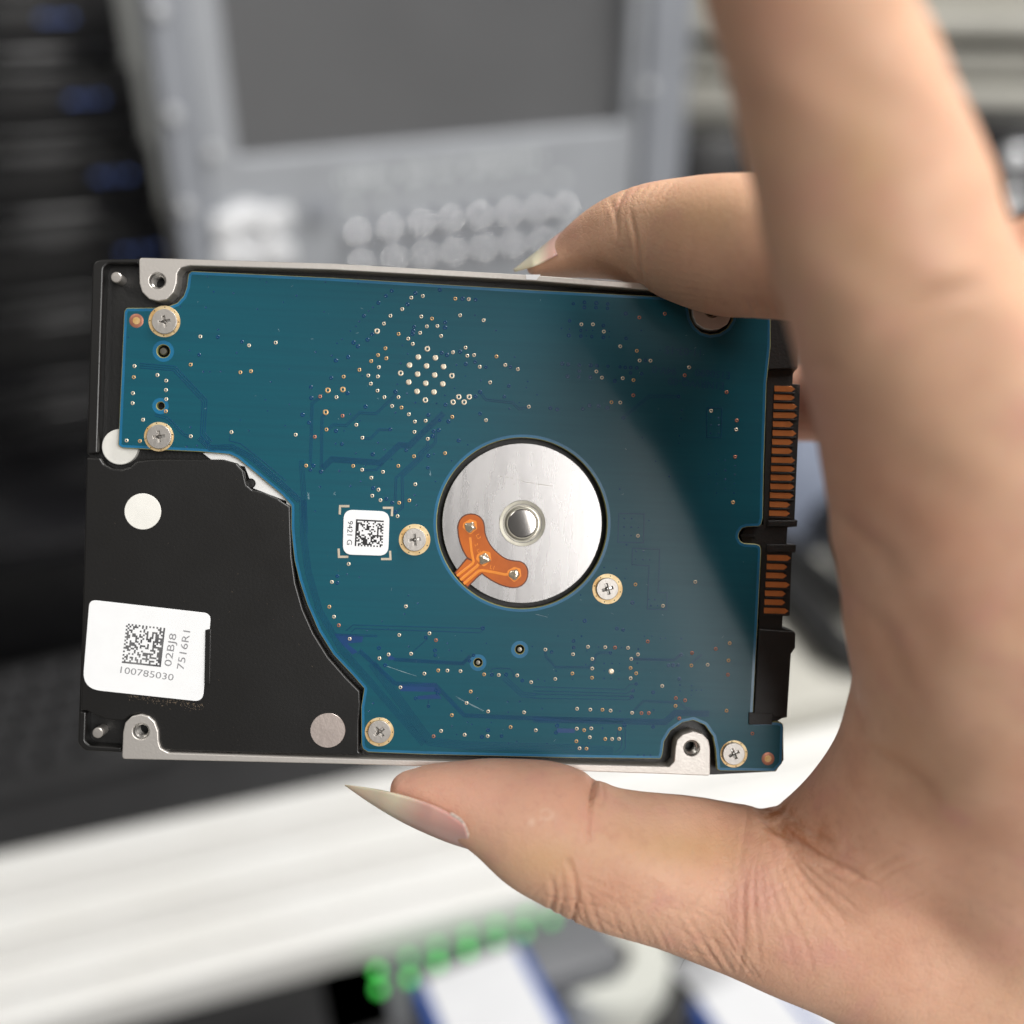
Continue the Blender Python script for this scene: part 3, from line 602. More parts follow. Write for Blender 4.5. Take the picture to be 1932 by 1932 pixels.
# --- wear: scratches on the board, residue below the label
scr = []
for f_, pts in ((zC, [(55,1630),(62,1690)]), (zC, [(245,1620),(255,1665)]), (zC, [(940,1470),(950,1530)]), (zD, [(620,1200),(850,1280)]), (zD, [(1080,1400),(1330,1530)]), (zF, [(20,585),(110,610)])):
    for k in range(5):
        j = lambda: random.uniform(-9, 9)
        a = np.array(pts[0]); b = np.array(pts[1]); t0, t1 = sorted((random.random(), random.random()))
        if t1 - t0 < 0.1: continue
        p0 = a + (b - a) * t0 + np.array((j(), 0)); p1 = a + (b - a) * t1 + np.array((j(), 0))
        scr.append(([T(*f_(p0), Z_PCB), T(*f_(p1), Z_PCB)], 0.035))
for i in range(60):
    u_, v_ = random.uniform(370, 1420), random.uniform(540, 1430)
    c = S(u_, v_, Z_PCB)
    if math.hypot(c[0] - MOT[0], c[1] - MOT[1]) < 12.5 or (u_ < 700 and v_ > 850): continue
    a = random.uniform(0, 3.1); l = random.uniform(0.05, 0.45)
    scr.append(([c, (c[0] + l * math.cos(a), c[1] + l * math.sin(a))], 0.03))
tag(link('board_scratches', ribbon_mesh(scr, Z_PCB + 0.001, 0.004), pcb, [M['scratch']]), kind='stuff')
gr = []
for i in range(150):
    t = random.random(); x = 240 + 145 * t; y = 1312 + 14 * t + abs(random.gauss(0, 6)) + (3 if t > .8 else 0)
    c = S(x, y, Z_COVER); a = random.uniform(0, 3.1); l = random.uniform(0.03, 0.22)
    gr.append(([c, (c[0] + l * math.cos(a), c[1] + l * math.sin(a))], random.uniform(0.03, 0.1)))
for i in range(40):
    c = S(random.uniform(170, 640), random.uniform(900, 1420), Z_COVER); a = random.uniform(0, 3.1); l = random.uniform(0.03, 0.25)
    gr.append(([c, (c[0] + l * math.cos(a), c[1] + l * math.sin(a))], random.uniform(0.015, 0.04)))
tag(link('label_residue', ribbon_mesh(gr, Z_COVER + 0.001, 0.012), drive, [M['grime']]), kind='stuff')
# ================================================================== THE HAND
def skin_material():
    m = bpy.data.materials.new('skin'); m.use_nodes = True
    nt = m.node_tree; N = nt.nodes; L = nt.links; b = N['Principled BSDF']
    tc = N.new('ShaderNodeTexCoord')
    def noise(sc, det, rough=0.5):
        n = N.new('ShaderNodeTexNoise'); n.inputs['Scale'].default_value = sc; n.inputs['Detail'].default_value = det; n.inputs['Roughness'].default_value = rough
        L.new(tc.outputs['Object'], n.inputs['Vector']); return n
    def mixc(fac, a, c):
        x = N.new('ShaderNodeMix'); x.data_type = 'RGBA'
        if isinstance(a, tuple): x.inputs[6].default_value = (*a, 1)
        else: L.new(a, x.inputs[6])
        if isinstance(c, tuple): x.inputs[7].default_value = (*c, 1)
        else: L.new(c, x.inputs[7])
        if fac is not None: L.new(fac, x.inputs[0])
        return x
    def ramp(src, p0, p1, v1=1.0):
        r = N.new('ShaderNodeMapRange'); r.inputs[1].default_value = p0; r.inputs[2].default_value = p1; r.inputs[4].default_value = v1
        L.new(src, r.inputs[0]); return r.outputs[0]
    n1 = noise(90, 3); n2 = noise(420, 4, 0.6); n3 = noise(35, 2)
    c = mixc(ramp(n1.outputs[0], 0.35, 0.68), (0.76, 0.455, 0.315), (0.66, 0.355, 0.235))
    c = mixc(ramp(n3.outputs[0], 0.46, 0.64, 0.7), c.outputs[2], (0.70, 0.44, 0.29))
    c = mixc(ramp(n2.outputs[0], 0.5, 0.75, 0.35), c.outputs[2], (0.56, 0.28, 0.20))
    n6 = noise(140, 2); c = mixc(ramp(n6.outputs[0], 0.55, 0.72, 0.5), c.outputs[2], (0.68, 0.33, 0.27))
    n7 = noise(900, 3); c = mixc(ramp(n7.outputs[0], 0.55, 0.8, 0.3), c.outputs[2], (0.50, 0.24, 0.17))
    at = N.new('ShaderNodeAttribute'); at.attribute_name = 'pink'
    c = mixc(at.outputs['Fac'], c.outputs[2], (0.66, 0.33, 0.26))
    at2 = N.new('ShaderNodeAttribute'); at2.attribute_name = 'stain'
    ms = N.new('ShaderNodeMath'); ms.operation = 'MULTIPLY'; L.new(at2.outputs['Fac'], ms.inputs[0]); L.new(ramp(n2.outputs[0], 0.4, 0.6), ms.inputs[1])
    c = mixc(ms.outputs[0], c.outputs[2], (0.46, 0.16, 0.05))
    at3 = N.new('ShaderNodeAttribute'); at3.attribute_name = 'yellow'
    c = mixc(at3.outputs['Fac'], c.outputs[2], (0.60, 0.38, 0.18))
    at4 = N.new('ShaderNodeAttribute'); at4.attribute_name = 'flake'
    c = mixc(at4.outputs['Fac'], c.outputs[2], (0.82, 0.62, 0.48))
    L.new(c.outputs[2], b.inputs['Base Color'])
    b.inputs['Roughness'].default_value = 0.52; b.inputs['Specular IOR Level'].default_value = 0.35
    b.inputs['Subsurface Weight'].default_value = 0.22; b.inputs['Subsurface Radius'].default_value = (1, 0.35, 0.18); b.inputs['Subsurface Scale'].default_value = 0.0022
    # fine cross-hatched skin lines
    vo = N.new('ShaderNodeTexVoronoi'); vo.feature = 'DISTANCE_TO_EDGE'; vo.inputs['Scale'].default_value = 1250
    nw = noise(500, 2); add = N.new('ShaderNodeMix'); add.data_type = 'VECTOR'; add.inputs[0].default_value = 0.0015
    L.new(tc.outputs['Object'], add.inputs[4]); L.new(nw.outputs['Color'], add.inputs[5]); L.new(add.outputs[1], vo.inputs['Vector'])
    h = ramp(vo.outputs['Distance'], 0.0, 0.16)
    n4 = noise(2600, 3)
    ma = N.new('ShaderNodeMath'); ma.operation = 'ADD'; L.new(h, ma.inputs[0]); L.new(n4.outputs[0], ma.inputs[1])
    bp = N.new('ShaderNodeBump'); bp.inputs['Distance'].default_value = 0.00016
    at5 = N.new('ShaderNodeAttribute'); at5.attribute_name = 'wrinkle'
    mw_ = N.new('ShaderNodeMapRange'); mw_.inputs[3].default_value = 0.19; mw_.inputs[4].default_value = 0.40; L.new(at5.outputs['Fac'], mw_.inputs[0]); L.new(mw_.outputs[0], bp.inputs['Strength'])
    L.new(ma.outputs[0], bp.inputs['Height']); L.new(bp.outputs[0], b.inputs['Normal'])
    return m
M['skin'] = skin_material()
CR = np.array(MC.to_3x3()); CT = np.array(CAM)
def cam_pts(st):
    return [np.array(((u - CX) / F * d, (CX - v) / F * d, -d)) for u, v, d, *_ in st]
def tube(V, FC, st, n=36, sub=6, cap=1.0):
    A = smooth([(*st_[:5],) for st_ in st], sub)
    # rounded ends
    def capped(A):
        out = []
        (u0, v0, d0, r0, b0), (u1, v1, d1, r1, b1) = A[0], A[1]
        L_ = math.hypot(u1 - u0, v1 - v0) + 1e-6; dx, dy = (u0 - u1) / L_, (v0 - v1) / L_
        for q in range(6, 0, -1):
            a = q / 6 * math.pi / 2 * 0.97
            out.append((u0 + dx * r0 * math.sin(a) * cap, v0 + dy * r0 * math.sin(a) * cap, d0, r0 * math.cos(a), b0 * math.cos(a)))
        return out + list(A)
    A = capped(A); A = capped(A[::-1])[::-1]
    C_ = cam_pts(A); base = len(V); k = len(A)
    for i in range(k):
        t = C_[min(i + 1, k - 1)] - C_[max(i - 1, 0)]; t = t / (np.linalg.norm(t) + 1e-12)
        nn = np.cross(t, np.array((0, 0, 1.0))); nn /= np.linalg.norm(nn) + 1e-12
        bb = np.cross(nn, t)
        rn = A[i][3] * A[i][2] / F; rb = A[i][4] * .001
        for j in range(n):
            a = 2 * math.pi * j / n; V.append(C_[i] + nn * rn * math.cos(a) + bb * rb * math.sin(a))
    for i in range(k - 1):
        for j in range(n):
            a = base + i * n + j; b = base + i * n + (j + 1) % n; FC.append((a, b, b + n, a + n))
    FC.append(tuple(base + j for j in range(n))[::-1]); FC.append(tuple(base + (k - 1) * n + j for j in range(n)))
V, FC = [], []
INDEX = [(1440, -330, .078, 168, 8.5), (1485, -150, .081, 174, 8.5), (1519, 0, .084, 176, 8.8), (1587, 200, .088, 194, 9.2), (1646, 380, .092, 210, 10), (1700, 560, .096, 212, 12), (1790, 760, .103, 243, 15),
         (1838, 980, .110, 255, 17), (1865, 1200, .118, 248, 18), (1895, 1400, .130, 262, 18), (1960, 1700, .149, 300, 18), (2060, 2000, .166, 330, 18)]
BACK = [(1960, 560, .106, 150, 13), (2060, 760, .112, 230, 15), (2140, 1100, .122, 290, 17), (2190, 1500, .142, 320, 18), (2260, 2000, .166, 350, 18)]
MIDDLE = [(1008, 505, .1512, 16, 3), (1050, 492, .1512, 33, 4.6), (1100, 471, .1507, 56, 6.6), (1160, 454, .1492, 76, 8), (1230, 447, .1462, 97, 8.6), (1300, 456, .142, 118, 9), (1370, 464, .1372, 129, 9.5), (1450, 466, .133, 131, 10), (1560, 480, .128, 140, 10.5), (1700, 540, .120, 170, 12), (1900, 720, .122, 220, 14)]
RING = [(1480, 768, .172, 66, 6.5), (1590, 750, .166, 85, 7.5), (1700, 735, .155, 105, 8.5), (1900, 820, .135, 160, 11)]
THUMB = [(768, 1489, .1418, 34, 3.8), (800, 1493, .1416, 48, 5.0), (855, 1504, .1412, 67, 6.4), (930, 1522, .1406, 94, 7.8), (1010, 1554, .1402, 121, 9.2), (1115, 1605, .1408, 127, 10), (1220, 1634, .1425, 137, 10.5), (1320, 1656, .145, 146, 11), (1450, 1692, .145, 160, 12.5), (1620, 1755, .146, 172, 14), (1850, 1850, .148, 210, 16), (2100, 1980, .15, 260, 18)]
WEB = [(1520, 1660, .145, 132, 11), (1640, 1574, .141, 146, 12), (1737, 1470, .134, 166, 13), (1812, 1330, .128, 200, 15)]
PALM = [(1560, 1660, .1445, 140, 12), (1720, 1720, .146, 200, 14), (1900, 1820, .149, 240, 17), (2100, 1950, .155, 280, 18)]
for st in (INDEX, BACK, MIDDLE, RING, THUMB, WEB, PALM): tube(V, FC, st)
me = bpy.data.meshes.new('hand'); me.from_pydata([tuple(v) for v in V], [], FC); me.update()
tmp = bpy.data.objects.new('tmp', me); COL.objects.link(tmp)
rm = tmp.modifiers.new('r', 'REMESH'); rm.mode = 'VOXEL'; rm.voxel_size = 0.00075; rm.adaptivity = 0
hm = mesh_of(tmp); bpy.data.objects.remove(tmp); bpy.data.meshes.remove(me)
tmp = bpy.data.objects.new('tmp', hm); COL.objects.link(tmp)
nv = len(hm.vertices); co = np.empty(nv * 3, np.float32); hm.vertices.foreach_get('co', co); co = co.reshape(-1, 3)
def sstep(x): x = np.clip(x, 0, 1); return x * x * (3 - 2 * x)
u_ = CX + F * co[:, 0] / -co[:, 2]; v_ = CX - F * co[:, 1] / -co[:, 2]
wt = sstep((u_ - 1570) / 110) * sstep((v_ - 480) / 200) * (1 - 0.6 * sstep((v_ - 1780) / 120))
vg = tmp.vertex_groups.new(name='palm')
for q in range(1, 11):                        # ten steps of weight
    idx = np.nonzero(np.round(wt * 10) == q)[0]
    if len(idx): vg.add([int(i) for i in idx], q / 10, 'REPLACE')
s1 = tmp.modifiers.new('palm', 'SMOOTH'); s1.factor = 0.5; s1.iterations = 150; s1.vertex_group = 'palm'
s2 = tmp.modifiers.new('all', 'SMOOTH'); s2.factor = 0.5; s2.iterations = 5
s3 = tmp.modifiers.new('fine', 'SUBSURF'); s3.levels = 1; s3.render_levels = 1
old = hm; hm = mesh_of(tmp); bpy.data.objects.remove(tmp); bpy.data.meshes.remove(old)
hm.name = 'hand'
nv = len(hm.vertices); co = np.empty(nv * 3, np.float32); hm.vertices.foreach_get('co', co); co = co.reshape(-1, 3).astype(float)
no = np.empty(nv * 3, np.float32); hm.vertices.foreach_get('normal', no); no = no.reshape(-1, 3).astype(float)
U = CX + F * co[:, 0] / -co[:, 2]; W_ = CX - F * co[:, 1] / -co[:, 2]
vis = np.clip(no[:, 2] * 3 + 0.6, 0, 1)          # the side the lines lie on
vw = -co / np.linalg.norm(co, axis=1)[:, None]; dv = np.sum(no * vw, 1); facing0 = np.clip(dv * 4 + 0.8, 0, 1); facing1 = np.clip(dv * 2.2 + 0.12, 0, 1); facing = facing0
def dist_poly(pts, ix):
    u, w = U[ix], W_[ix]; best = np.full(len(ix), 1e9); tt = np.zeros(len(ix)); n = len(pts) - 1
    for i in range(n):
        a, b = np.array(pts[i]), np.array(pts[i + 1]); ab = b - a
        t = np.clip(((u - a[0]) * ab[0] + (w - a[1]) * ab[1]) / (ab @ ab), 0, 1)
        d = np.hypot(u - a[0] - t * ab[0], w - a[1] - t * ab[1])
        k = d < best; best[k] = d[k]; tt[k] = (i + t[k]) / n
    return best, tt
disp = np.zeros(nv)
def crease(pts, wd, depth, bulge=0.35, taper=True):
    global disp
    xs = [p[0] for p in pts]; ys_ = [p[1] for p in pts]; g = 6 * wd + 8
    ix = np.nonzero((U > min(xs) - g) & (U < max(xs) + g) & (W_ > min(ys_) - g) & (W_ < max(ys_) + g))[0]
    if not len(ix): return
    d, t = dist_poly(smooth(pts, 4) if len(pts) > 2 else pts, ix)
    env = np.sin(np.clip(t, 0.02, 0.98) * math.pi) ** 0.5
    disp[ix] += (-depth * np.exp(-(d / wd) ** 2) + depth * bulge * np.exp(-((d - 2.4 * wd) / (1.4 * wd)) ** 2)) * env * facing[ix] * 0.001
# thumb joint crease and knuckle wrinkles
crease([(1126, 1462), (1119, 1490), (1112, 1530), (1107, 1590)], 3.2, 0.6, 0.12)
crease([(1122, 1455), (1119, 1480), (1116, 1505)], 10, 0.7, 0.1)
crease([(1136, 1475), (1140, 1500), (1132, 1525)], 3, 0.25, 0.1)
crease([(1076, 1748), (1088, 1704), (1084, 1660), (1070, 1620)], 3.6, 0.6, 0.2)
crease([(1036, 1722), (1046, 1690), (1040, 1655)], 4, 0.30)
crease([(1055, 1730), (1062, 1690), (1058, 1650)], 3, 0.2)
facing = facing1
for k in range(15):
    x0 = 1105 + k * 24 + random.uniform(-8, 8); y0 = 1770 + k * 6; l = random.uniform(70, 130)
    sl = -0.35 - k * 0.02 + random.uniform(-0.08, 0.08)
    crease([(x0, y0), (x0 + sl * l * 0.5 + random.uniform(-5, 5), y0 - l * 0.5), (x0 + sl * l, y0 - l)], random.uniform(2.0, 3.2), random.uniform(0.16, 0.34))
for k in range(14):
    x0 = 1075 + k * 26; y0 = 1655 + random.uniform(-30, 60) + k * 3; l = random.uniform(40, 80)
    crease([(x0, y0), (x0 + l * 0.5, y0 + l * 0.28 + random.uniform(-6, 6)), (x0 + l, y0 + l * 0.5)], random.uniform(1.8, 2.6), random.uniform(0.10, 0.2))
for k in range(26):
    x0, y0 = random.uniform(1020, 1330), 0; y0 = 1640 + (x0 - 1020) * 0.28 + random.uniform(0, 95); l = random.uniform(45, 95); a = random.choice((1.9, 2.05, 0.35, 0.5)) + random.uniform(-0.15, 0.15)
    crease([(x0, y0), (x0 + l * 0.5 * math.cos(a) + random.uniform(-5, 5), y0 + l * 0.5 * math.sin(a)), (x0 + l * math.cos(a), y0 + l * math.sin(a))], random.uniform(1.8, 2.6), random.uniform(0.08, 0.17), 0.25)
# creases that fan out of the web
facing = facing0
crease([(1425, 1515), (1452, 1552), (1490, 1582), (1550, 1618), (1620, 1650)], 8, 0.55)
crease([(1412, 1520), (1405, 1570), (1398, 1630), (1402, 1700)], 3.5, 0.16, 0.2)
crease([(1470, 1520), (1520, 1565), (1570, 1590)], 6, 0.32)
for k in range(12):
    a = math.radians(30 + k * 6.5); l0, l1 = random.uniform(60, 110), random.uniform(190, 330)
    p = [(1440 + l * math.cos(a + 0.06 * math.sin(l / 60)), 1530 + l * math.sin(a + 0.06 * math.sin(l / 60))) for l in np.linspace(l0, l1, 5)]
    crease(p, random.uniform(3, 4.5), random.uniform(0.12, 0.24))
for k in range(10):
    x0, y0 = 1440 + random.uniform(0, 240), 1640 + random.uniform(0, 160); l = random.uniform(50, 110)
    crease([(x0, y0), (x0 + l * 0.5, y0 - l * 0.3 + random.uniform(-5, 5)), (x0 + l, y0 - l * 0.5)], 3, random.uniform(0.06, 0.12))
# palm and index folds
crease([(1520, 692), (1550, 692), (1585, 704)], 12, 0.35, 0.0)
crease([(1560, 960), (1620, 1010), (1690, 1080)], 16, 0.4)
crease([(1600, 1120), (1660, 1190), (1700, 1270)], 16, 0.45)
crease([(1610, 1400), (1680, 1440), (1760, 1500)], 14, 0.4)
crease([(1660, 620), (1760, 560), (1850, 540)], 16, 0.4)
# middle finger
crease([(1190, 400), (1201, 450), (1206, 500), (1216, 545)], 3.5, 0.32, 0.15)
crease([(1150, 375), (1163, 410), (1166, 450)], 4, 0.16, 0.1)
crease([(1180, 358), (1168, 385), (1160, 420)], 3.5, 0.12, 0.1)
for k in range(6): crease([(1190 + k * 17, 345 - k), (1180 + k * 16, 364 - k), (1174 + k * 15, 380 - k)], 2.6, 0.05, 0.1)
for k in range(7): crease([(1222, 470 + k * 14), (1290, 480 + k * 13), (1390, 502 + k * 11 + random.uniform(-6, 6))], 1.8, 0.04, 0.1)
for k in range(5): crease([(1405 + k * 16, 560 + k * 2), (1412 + k * 16, 580), (1422 + k * 14, 595)], 4, 0.25)
co += no * disp[:, None]
# broad unevenness
co += no * (0.00016 * np.sin(U / 41 + np.sin(W_ / 57)) * np.cos(W_ / 47))[:, None]
wco = co @ CR.T + CT
HO = np.array(P(1950, 1750, .14)); wl = (wco - HO).astype(np.float32)
hm.vertices.foreach_set('co', wl.ravel())
def fattr(name, arr):
    a = hm.attributes.new(name, 'FLOAT', 'POINT'); a.data.foreach_set('value', np.clip(arr, 0, 1).astype(np.float32))
def gs(cx, cy, sx, sy): return np.exp(-((U - cx) / sx) ** 2 - ((W_ - cy) / sy) ** 2)
fattr('pink', 0.5 * gs(900, 1490, 210, 85) + 0.5 * gs(1020, 410, 70, 60) + 0.55 * gs(1520, 760, 60, 120) + 0.25 * gs(1450, 60, 70, 150) + 0.3 * gs(1500, 380, 70, 60))
fattr('stain', 0.95 * gs(1462, 1530, 34, 20) + 0.8 * gs(1500, 1572, 60, 24) + 0.25 * gs(1560, 1620, 60, 30))
fattr('flake', 0.5 * gs(1003, 1551, 6, 8) + 0.32 * np.exp(-((np.hypot((U - 1029) / 13, (W_ - 1537) / 9) - 1) / 0.28) ** 2) * (U > 1017))
fattr('wrinkle', 0.95 * gs(1130, 1730, 110, 80) + 0.9 * gs(1260, 1770, 130, 90) + 0.85 * gs(1450, 1740, 160, 130) + 0.5 * gs(1600, 1850, 200, 120) + 0.3 * gs(1330, 560, 90, 50) + 0.4 * gs(1170, 380, 60, 60))
fattr('yellow', 0.45 * gs(1040, 1620, 70, 40) + 0.5 * gs(1300, 1600, 120, 40) + 0.35 * gs(1330, 400, 120, 60) + 0.3 * gs(1640, 330, 60, 160))
hm.polygons.foreach_set('use_smooth', np.ones(len(hm.polygons), bool)); hm.update()
hm.materials.clear()
hand = link('hand', hm, None, [M['skin']]); hand.location = HO
tag(hand, 'bare hand pinching the hard drive, long thumbnail below, index finger raised in front', 'hand')
# nails
def nail_mat(name, c0, c1):
    m = bpy.data.materials.new(name); m.use_nodes = True; N = m.node_tree.nodes; L = m.node_tree.links; b = N['Principled BSDF']
    at = N.new('ShaderNodeAttribute'); at.attribute_name = 'len'
    cr = N.new('ShaderNodeValToRGB'); e = cr.color_ramp.elements; e[0].position = 0.0; e[0].color = (*c0, 1); e[1].position = 0.62; e[1].color = (*c1, 1)
    x = cr.color_ramp.elements.new(0.42); x.color = (*[a * 0.8 + b_ * 0.2 for a, b_ in zip(c0, c1)], 1)
    y = cr.color_ramp.elements.new(1.0); y.color = (*[a * 0.82 for a in c1], 1)
    L.new(at.outputs['Fac'], cr.inputs[0])
    tc = N.new('ShaderNodeTexCoord'); n = N.new('ShaderNodeTexNoise'); n.inputs['Scale'].default_value = 300; L.new(tc.outputs['Object'], n.inputs['Vector'])
    mx = N.new('ShaderNodeMix'); mx.data_type = 'RGBA'; mx.blend_type = 'MULTIPLY'; mx.inputs[0].default_value = 0.10; L.new(cr.outputs[0], mx.inputs[6]); L.new(n.outputs[0], mx.inputs[7])
    L.new(mx.outputs[2], b.inputs['Base Color']); b.inputs['Roughness'].default_value = 0.33; b.inputs['Subsurface Weight'].default_value = 0.25; b.inputs['Subsurface Scale'].default_value = 0.001
    b.inputs['Coat Weight'].default_value = 0.15
    return m
def nail(name, ridge, edge, d, wds, m, th=0.35):
    n, k = 40, 25; R_ = smooth([(*p,) for p in ridge], 10); E_ = smooth([(*p,) for p in edge], 10)
    def samp(A, t): x = t * (len(A) - 1); i = min(int(x), len(A) - 2); f = x - i; return np.array(A[i]) * (1 - f) + np.array(A[i + 1]) * f
    V, FC, T_ = [], [], []
    for layer in (0, 1):
        for i in range(n):
            t = i / (n - 1); r = samp(R_, t); e = samp(E_, t); wd = np.interp(t, [0, .35, .7, 1], wds) * .001
            for j in range(k):
                a = math.radians(-88 + 176 * j / (k - 1)); c, s = math.cos(a), math.sin(a)
                f = c if layer == 0 else c * 0.90 - 0.0
                uv = e + (r - e) * f; dd = d - (wd - layer * th * .0004) * s
                if layer: uv = uv + np.array((0, -th * 3.0))
                # square-ish base: the cuticle curls back at the sides
                sh = 0.05 * (1 - c) * (1 - t) ** 3
                uv = uv + (samp(R_, min(1, t + sh)) - samp(R_, t))
                V.append(MC @ Vector(((uv[0] - CX) / F * dd, (CX - uv[1]) / F * dd, -dd)) - Vector(HO)); T_.append(t)
    N0 = n * k
    for i in range(n - 1):
        for j in range(k - 1):
            a = i * k + j; FC.append((a, a + 1, a + k + 1, a + k)); FC.append((N0 + a, N0 + a + k, N0 + a + k + 1, N0 + a + 1))
    for i in range(n - 1):
        for j in (0, k - 1): a = i * k + j; FC.append((a, a + k, N0 + a + k, N0 + a))
    for j in range(k - 1):
        for i in (0, n - 1): a = i * k + j; FC.append((a, a + 1, N0 + a + 1, N0 + a))
    me = bpy.data.meshes.new(name); me.from_pydata([tuple(v) for v in V], [], FC)
    bm = bmesh.new(); bm.from_mesh(me); bmesh.ops.recalc_face_normals(bm, faces=bm.faces); bm.to_mesh(me); bm.free()
    at = me.attributes.new('len', 'FLOAT', 'POINT'); at.data.foreach_set('value', np.array(T_, np.float32))
    for p in me.polygons: p.use_smooth = True
    return link(name, me, hand, [m])
nm = nail_mat('natural_nail', (0.68, 0.36, 0.32), (0.80, 0.69, 0.52))
nail('thumb_nail', [(888, 1604), (834, 1586), (763, 1554), (700, 1517), (650, 1482)], [(882, 1556), (842, 1529), (785, 1507), (720, 1491), (652, 1481)], .1416, [8.6, 7.9, 5.0, 0.4], nm)
nail('finger_nail', [(1102, 410), (1050, 443), (1008, 477), (968, 508)], [(1088, 466), (1046, 486), (1010, 503), (972, 513)], .1512, [3.6, 4.6, 4.2, 1.8], nm)
# a flake of white tape on the top rail below the fingertip
plate('tape_scrap', [SL([(992, 518), (1020, 518), (1012, 528), (993, 527)], 0.05)], 0.005, 0.05, M['label'], drive)
# cuticle skin along the thumb nail and a few hairs
M['dry_skin'] = mat('dry_white_skin', (0.72, 0.60, 0.52), 0.6, 0, 0.2, 2000)
def strand(name, pts, r0, r1, m, parent, n=6, rel=True):
    A = smooth(pts, 6); V, FC = [], []
    for i, (u, v, d) in enumerate(A):
        r = r0 + (r1 - r0) * i / (len(A) - 1)
        for j in range(n):
            a = 6.2832 * j / n
            V.append(P(u, v, d) + MC.to_3x3() @ Vector((r * math.cos(a), r * math.sin(a), 0)) - (Vector(HO) if rel else Vector()))
    for i in range(len(A) - 1):
        for j in range(n): a = i * n + j; b = i * n + (j + 1) % n; FC.append((a, b, b + n, a + n))
    me = bpy.data.meshes.new(name); me.from_pydata([tuple(x) for x in V], [], FC)
    for p in me.polygons: p.use_smooth = True
    return link(name, me, parent, [m])
strand('cuticle', [(852, 1536, .1332), (870, 1548, .1330), (880, 1566, .1336), (885, 1585, .1352), (888, 1604, .1395)], 0.00020, 0.00016, M['dry_skin'], hand)
M['hair'] = mat('fine_dark_hair', (0.05, 0.03, 0.02), 0.5)
HV = []
for (u, v), (du, dv), d in (((1885, 418), (18, -16), .1), ((1893, 425), (12, -22), .1), ((1900, 430), (16, -12), .1), ((1907, 437), (14, -20), .1), ((1915, 441), (12, -14), .1), ((1872, 405), (10, -14), .1),
                            ((1480, 1846), (40, 18), .138), ((1520, 1862), (-6, 44), .138), ((1560, 1880), (-10, 36), .138), ((1600, 1896), (34, 20), .138), ((1300, 1800), (-18, 30), .1395)):
    strand('body_hair', [(u - du * .3, v - dv * .3, d + .004), (u, v, d), (u + du * .6, v + dv * .45, d), (u + du, v + dv, d)], 0.000035, 0.000012, M['hair'], hand, 4)
# ================================================================== THE WORKBENCH BEHIND, far out of focus
Z_DESK = CAM.z - 0.42; Z_LOW = Z_DESK - 0.11
M['grey_metal'] = mat('grey_painted_metal', (0.31, 0.325, 0.35), 0.5, 0.1, 0.04, 30, 0.1, 900)
M['grey_flange'] = mat('grey_flange', (0.25, 0.265, 0.295), 0.45, 0.15, 0.04, 30)
M['screen'] = mat('dark_screen_glass', (0.10, 0.102, 0.106), 0.30, 0, 0.05, 10, spec=0.9)
M['silver_key'] = mat('silver_key', (0.66, 0.67, 0.69), 0.4, 0.1, 0.04, 60)
M['white_print'] = mat('white_print', (0.86, 0.90, 0.91), 0.5, 0, 0.05, 60)
M['rack_black'] = mat('black_rack_metal', (0.008, 0.008, 0.009), 0.35, 0.0, 0.2, 30)
M['rack_gloss'] = mat('black_gloss_ledge', (0.014, 0.014, 0.016), 0.18, 0.0, 0.1, 30)
M['key_black'] = mat('black_keycap', (0.045, 0.045, 0.047), 0.3, 0, 0.2, 90)
M['desk_white'] = mat('white_laminate', (0.70, 0.70, 0.685), 0.45, 0, 0.02, 12, base2=(0.66, 0.655, 0.63))
M['desk_cream'] = mat('cream_laminate', (0.665, 0.66, 0.64), 0.45, 0, 0.03, 12)
M['dark_board'] = mat('charcoal_board', (0.022, 0.022, 0.023), 0.5, 0, 0.1, 20)
M['beige'] = mat('beige_steel', (0.44, 0.43, 0.385), 0.5, 0, 0.05, 20)
M['olive'] = mat('olive_grey_steel', (0.19, 0.185, 0.15), 0.5, 0, 0.05, 20)
M['bench'] = mat('grey_bench_top', (0.33, 0.32, 0.295), 0.6, 0, 0.1, 14, base2=(0.16, 0.155, 0.14))
M['wallm'] = mat('grey_wall_paint', (0.36, 0.37, 0.36), 0.8, 0, 0.05, 6)
M['blue_card'] = mat('blue_card', (0.03, 0.085, 0.33), 0.5, 0, 0.1, 40)
M['white_card'] = mat('white_card', (0.60, 0.61, 0.63), 0.55, 0, 0.03, 40)
M['tape_white'] = mat('white_tape', (0.50, 0.51, 0.47), 0.5, 0, 0.03, 40)
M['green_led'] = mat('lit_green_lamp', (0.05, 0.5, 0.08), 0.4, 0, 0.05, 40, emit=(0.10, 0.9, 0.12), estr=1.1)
M['glint_glow'] = mat('glowing_blue_glint', (0.1, 0.2, 0.6), 0.4, 0, 0.05, 40, emit=(0.2, 0.28, 0.7), estr=0.26)  # emission stands in for bluish reflections on the rack
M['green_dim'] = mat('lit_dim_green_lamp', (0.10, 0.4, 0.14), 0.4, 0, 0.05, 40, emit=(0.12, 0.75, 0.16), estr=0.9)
M['lamp_case'] = mat('dark_grey_plastic', (0.11, 0.115, 0.125), 0.5, 0, 0.1, 40)
M['chrome'] = mat('polished_key_dome', (0.95, 0.95, 0.96), 0.20, 1.0, 0.02, 60)
M['white_cap'] = mat('pale_key_cap', (0.93, 0.93, 0.93), 0.3, 0.0, 0.02, 60)
M['screw_grey'] = mat('dull_screw', (0.55, 0.56, 0.58), 0.35, 0.3, 0.05, 60)
M['cable'] = mat('black_rubber', (0.012, 0.012, 0.012), 0.45, 0, 0.1, 60)
M['blue_grey'] = mat('blue_grey_plastic', (0.28, 0.32, 0.42), 0.4, 0, 0.05, 40)

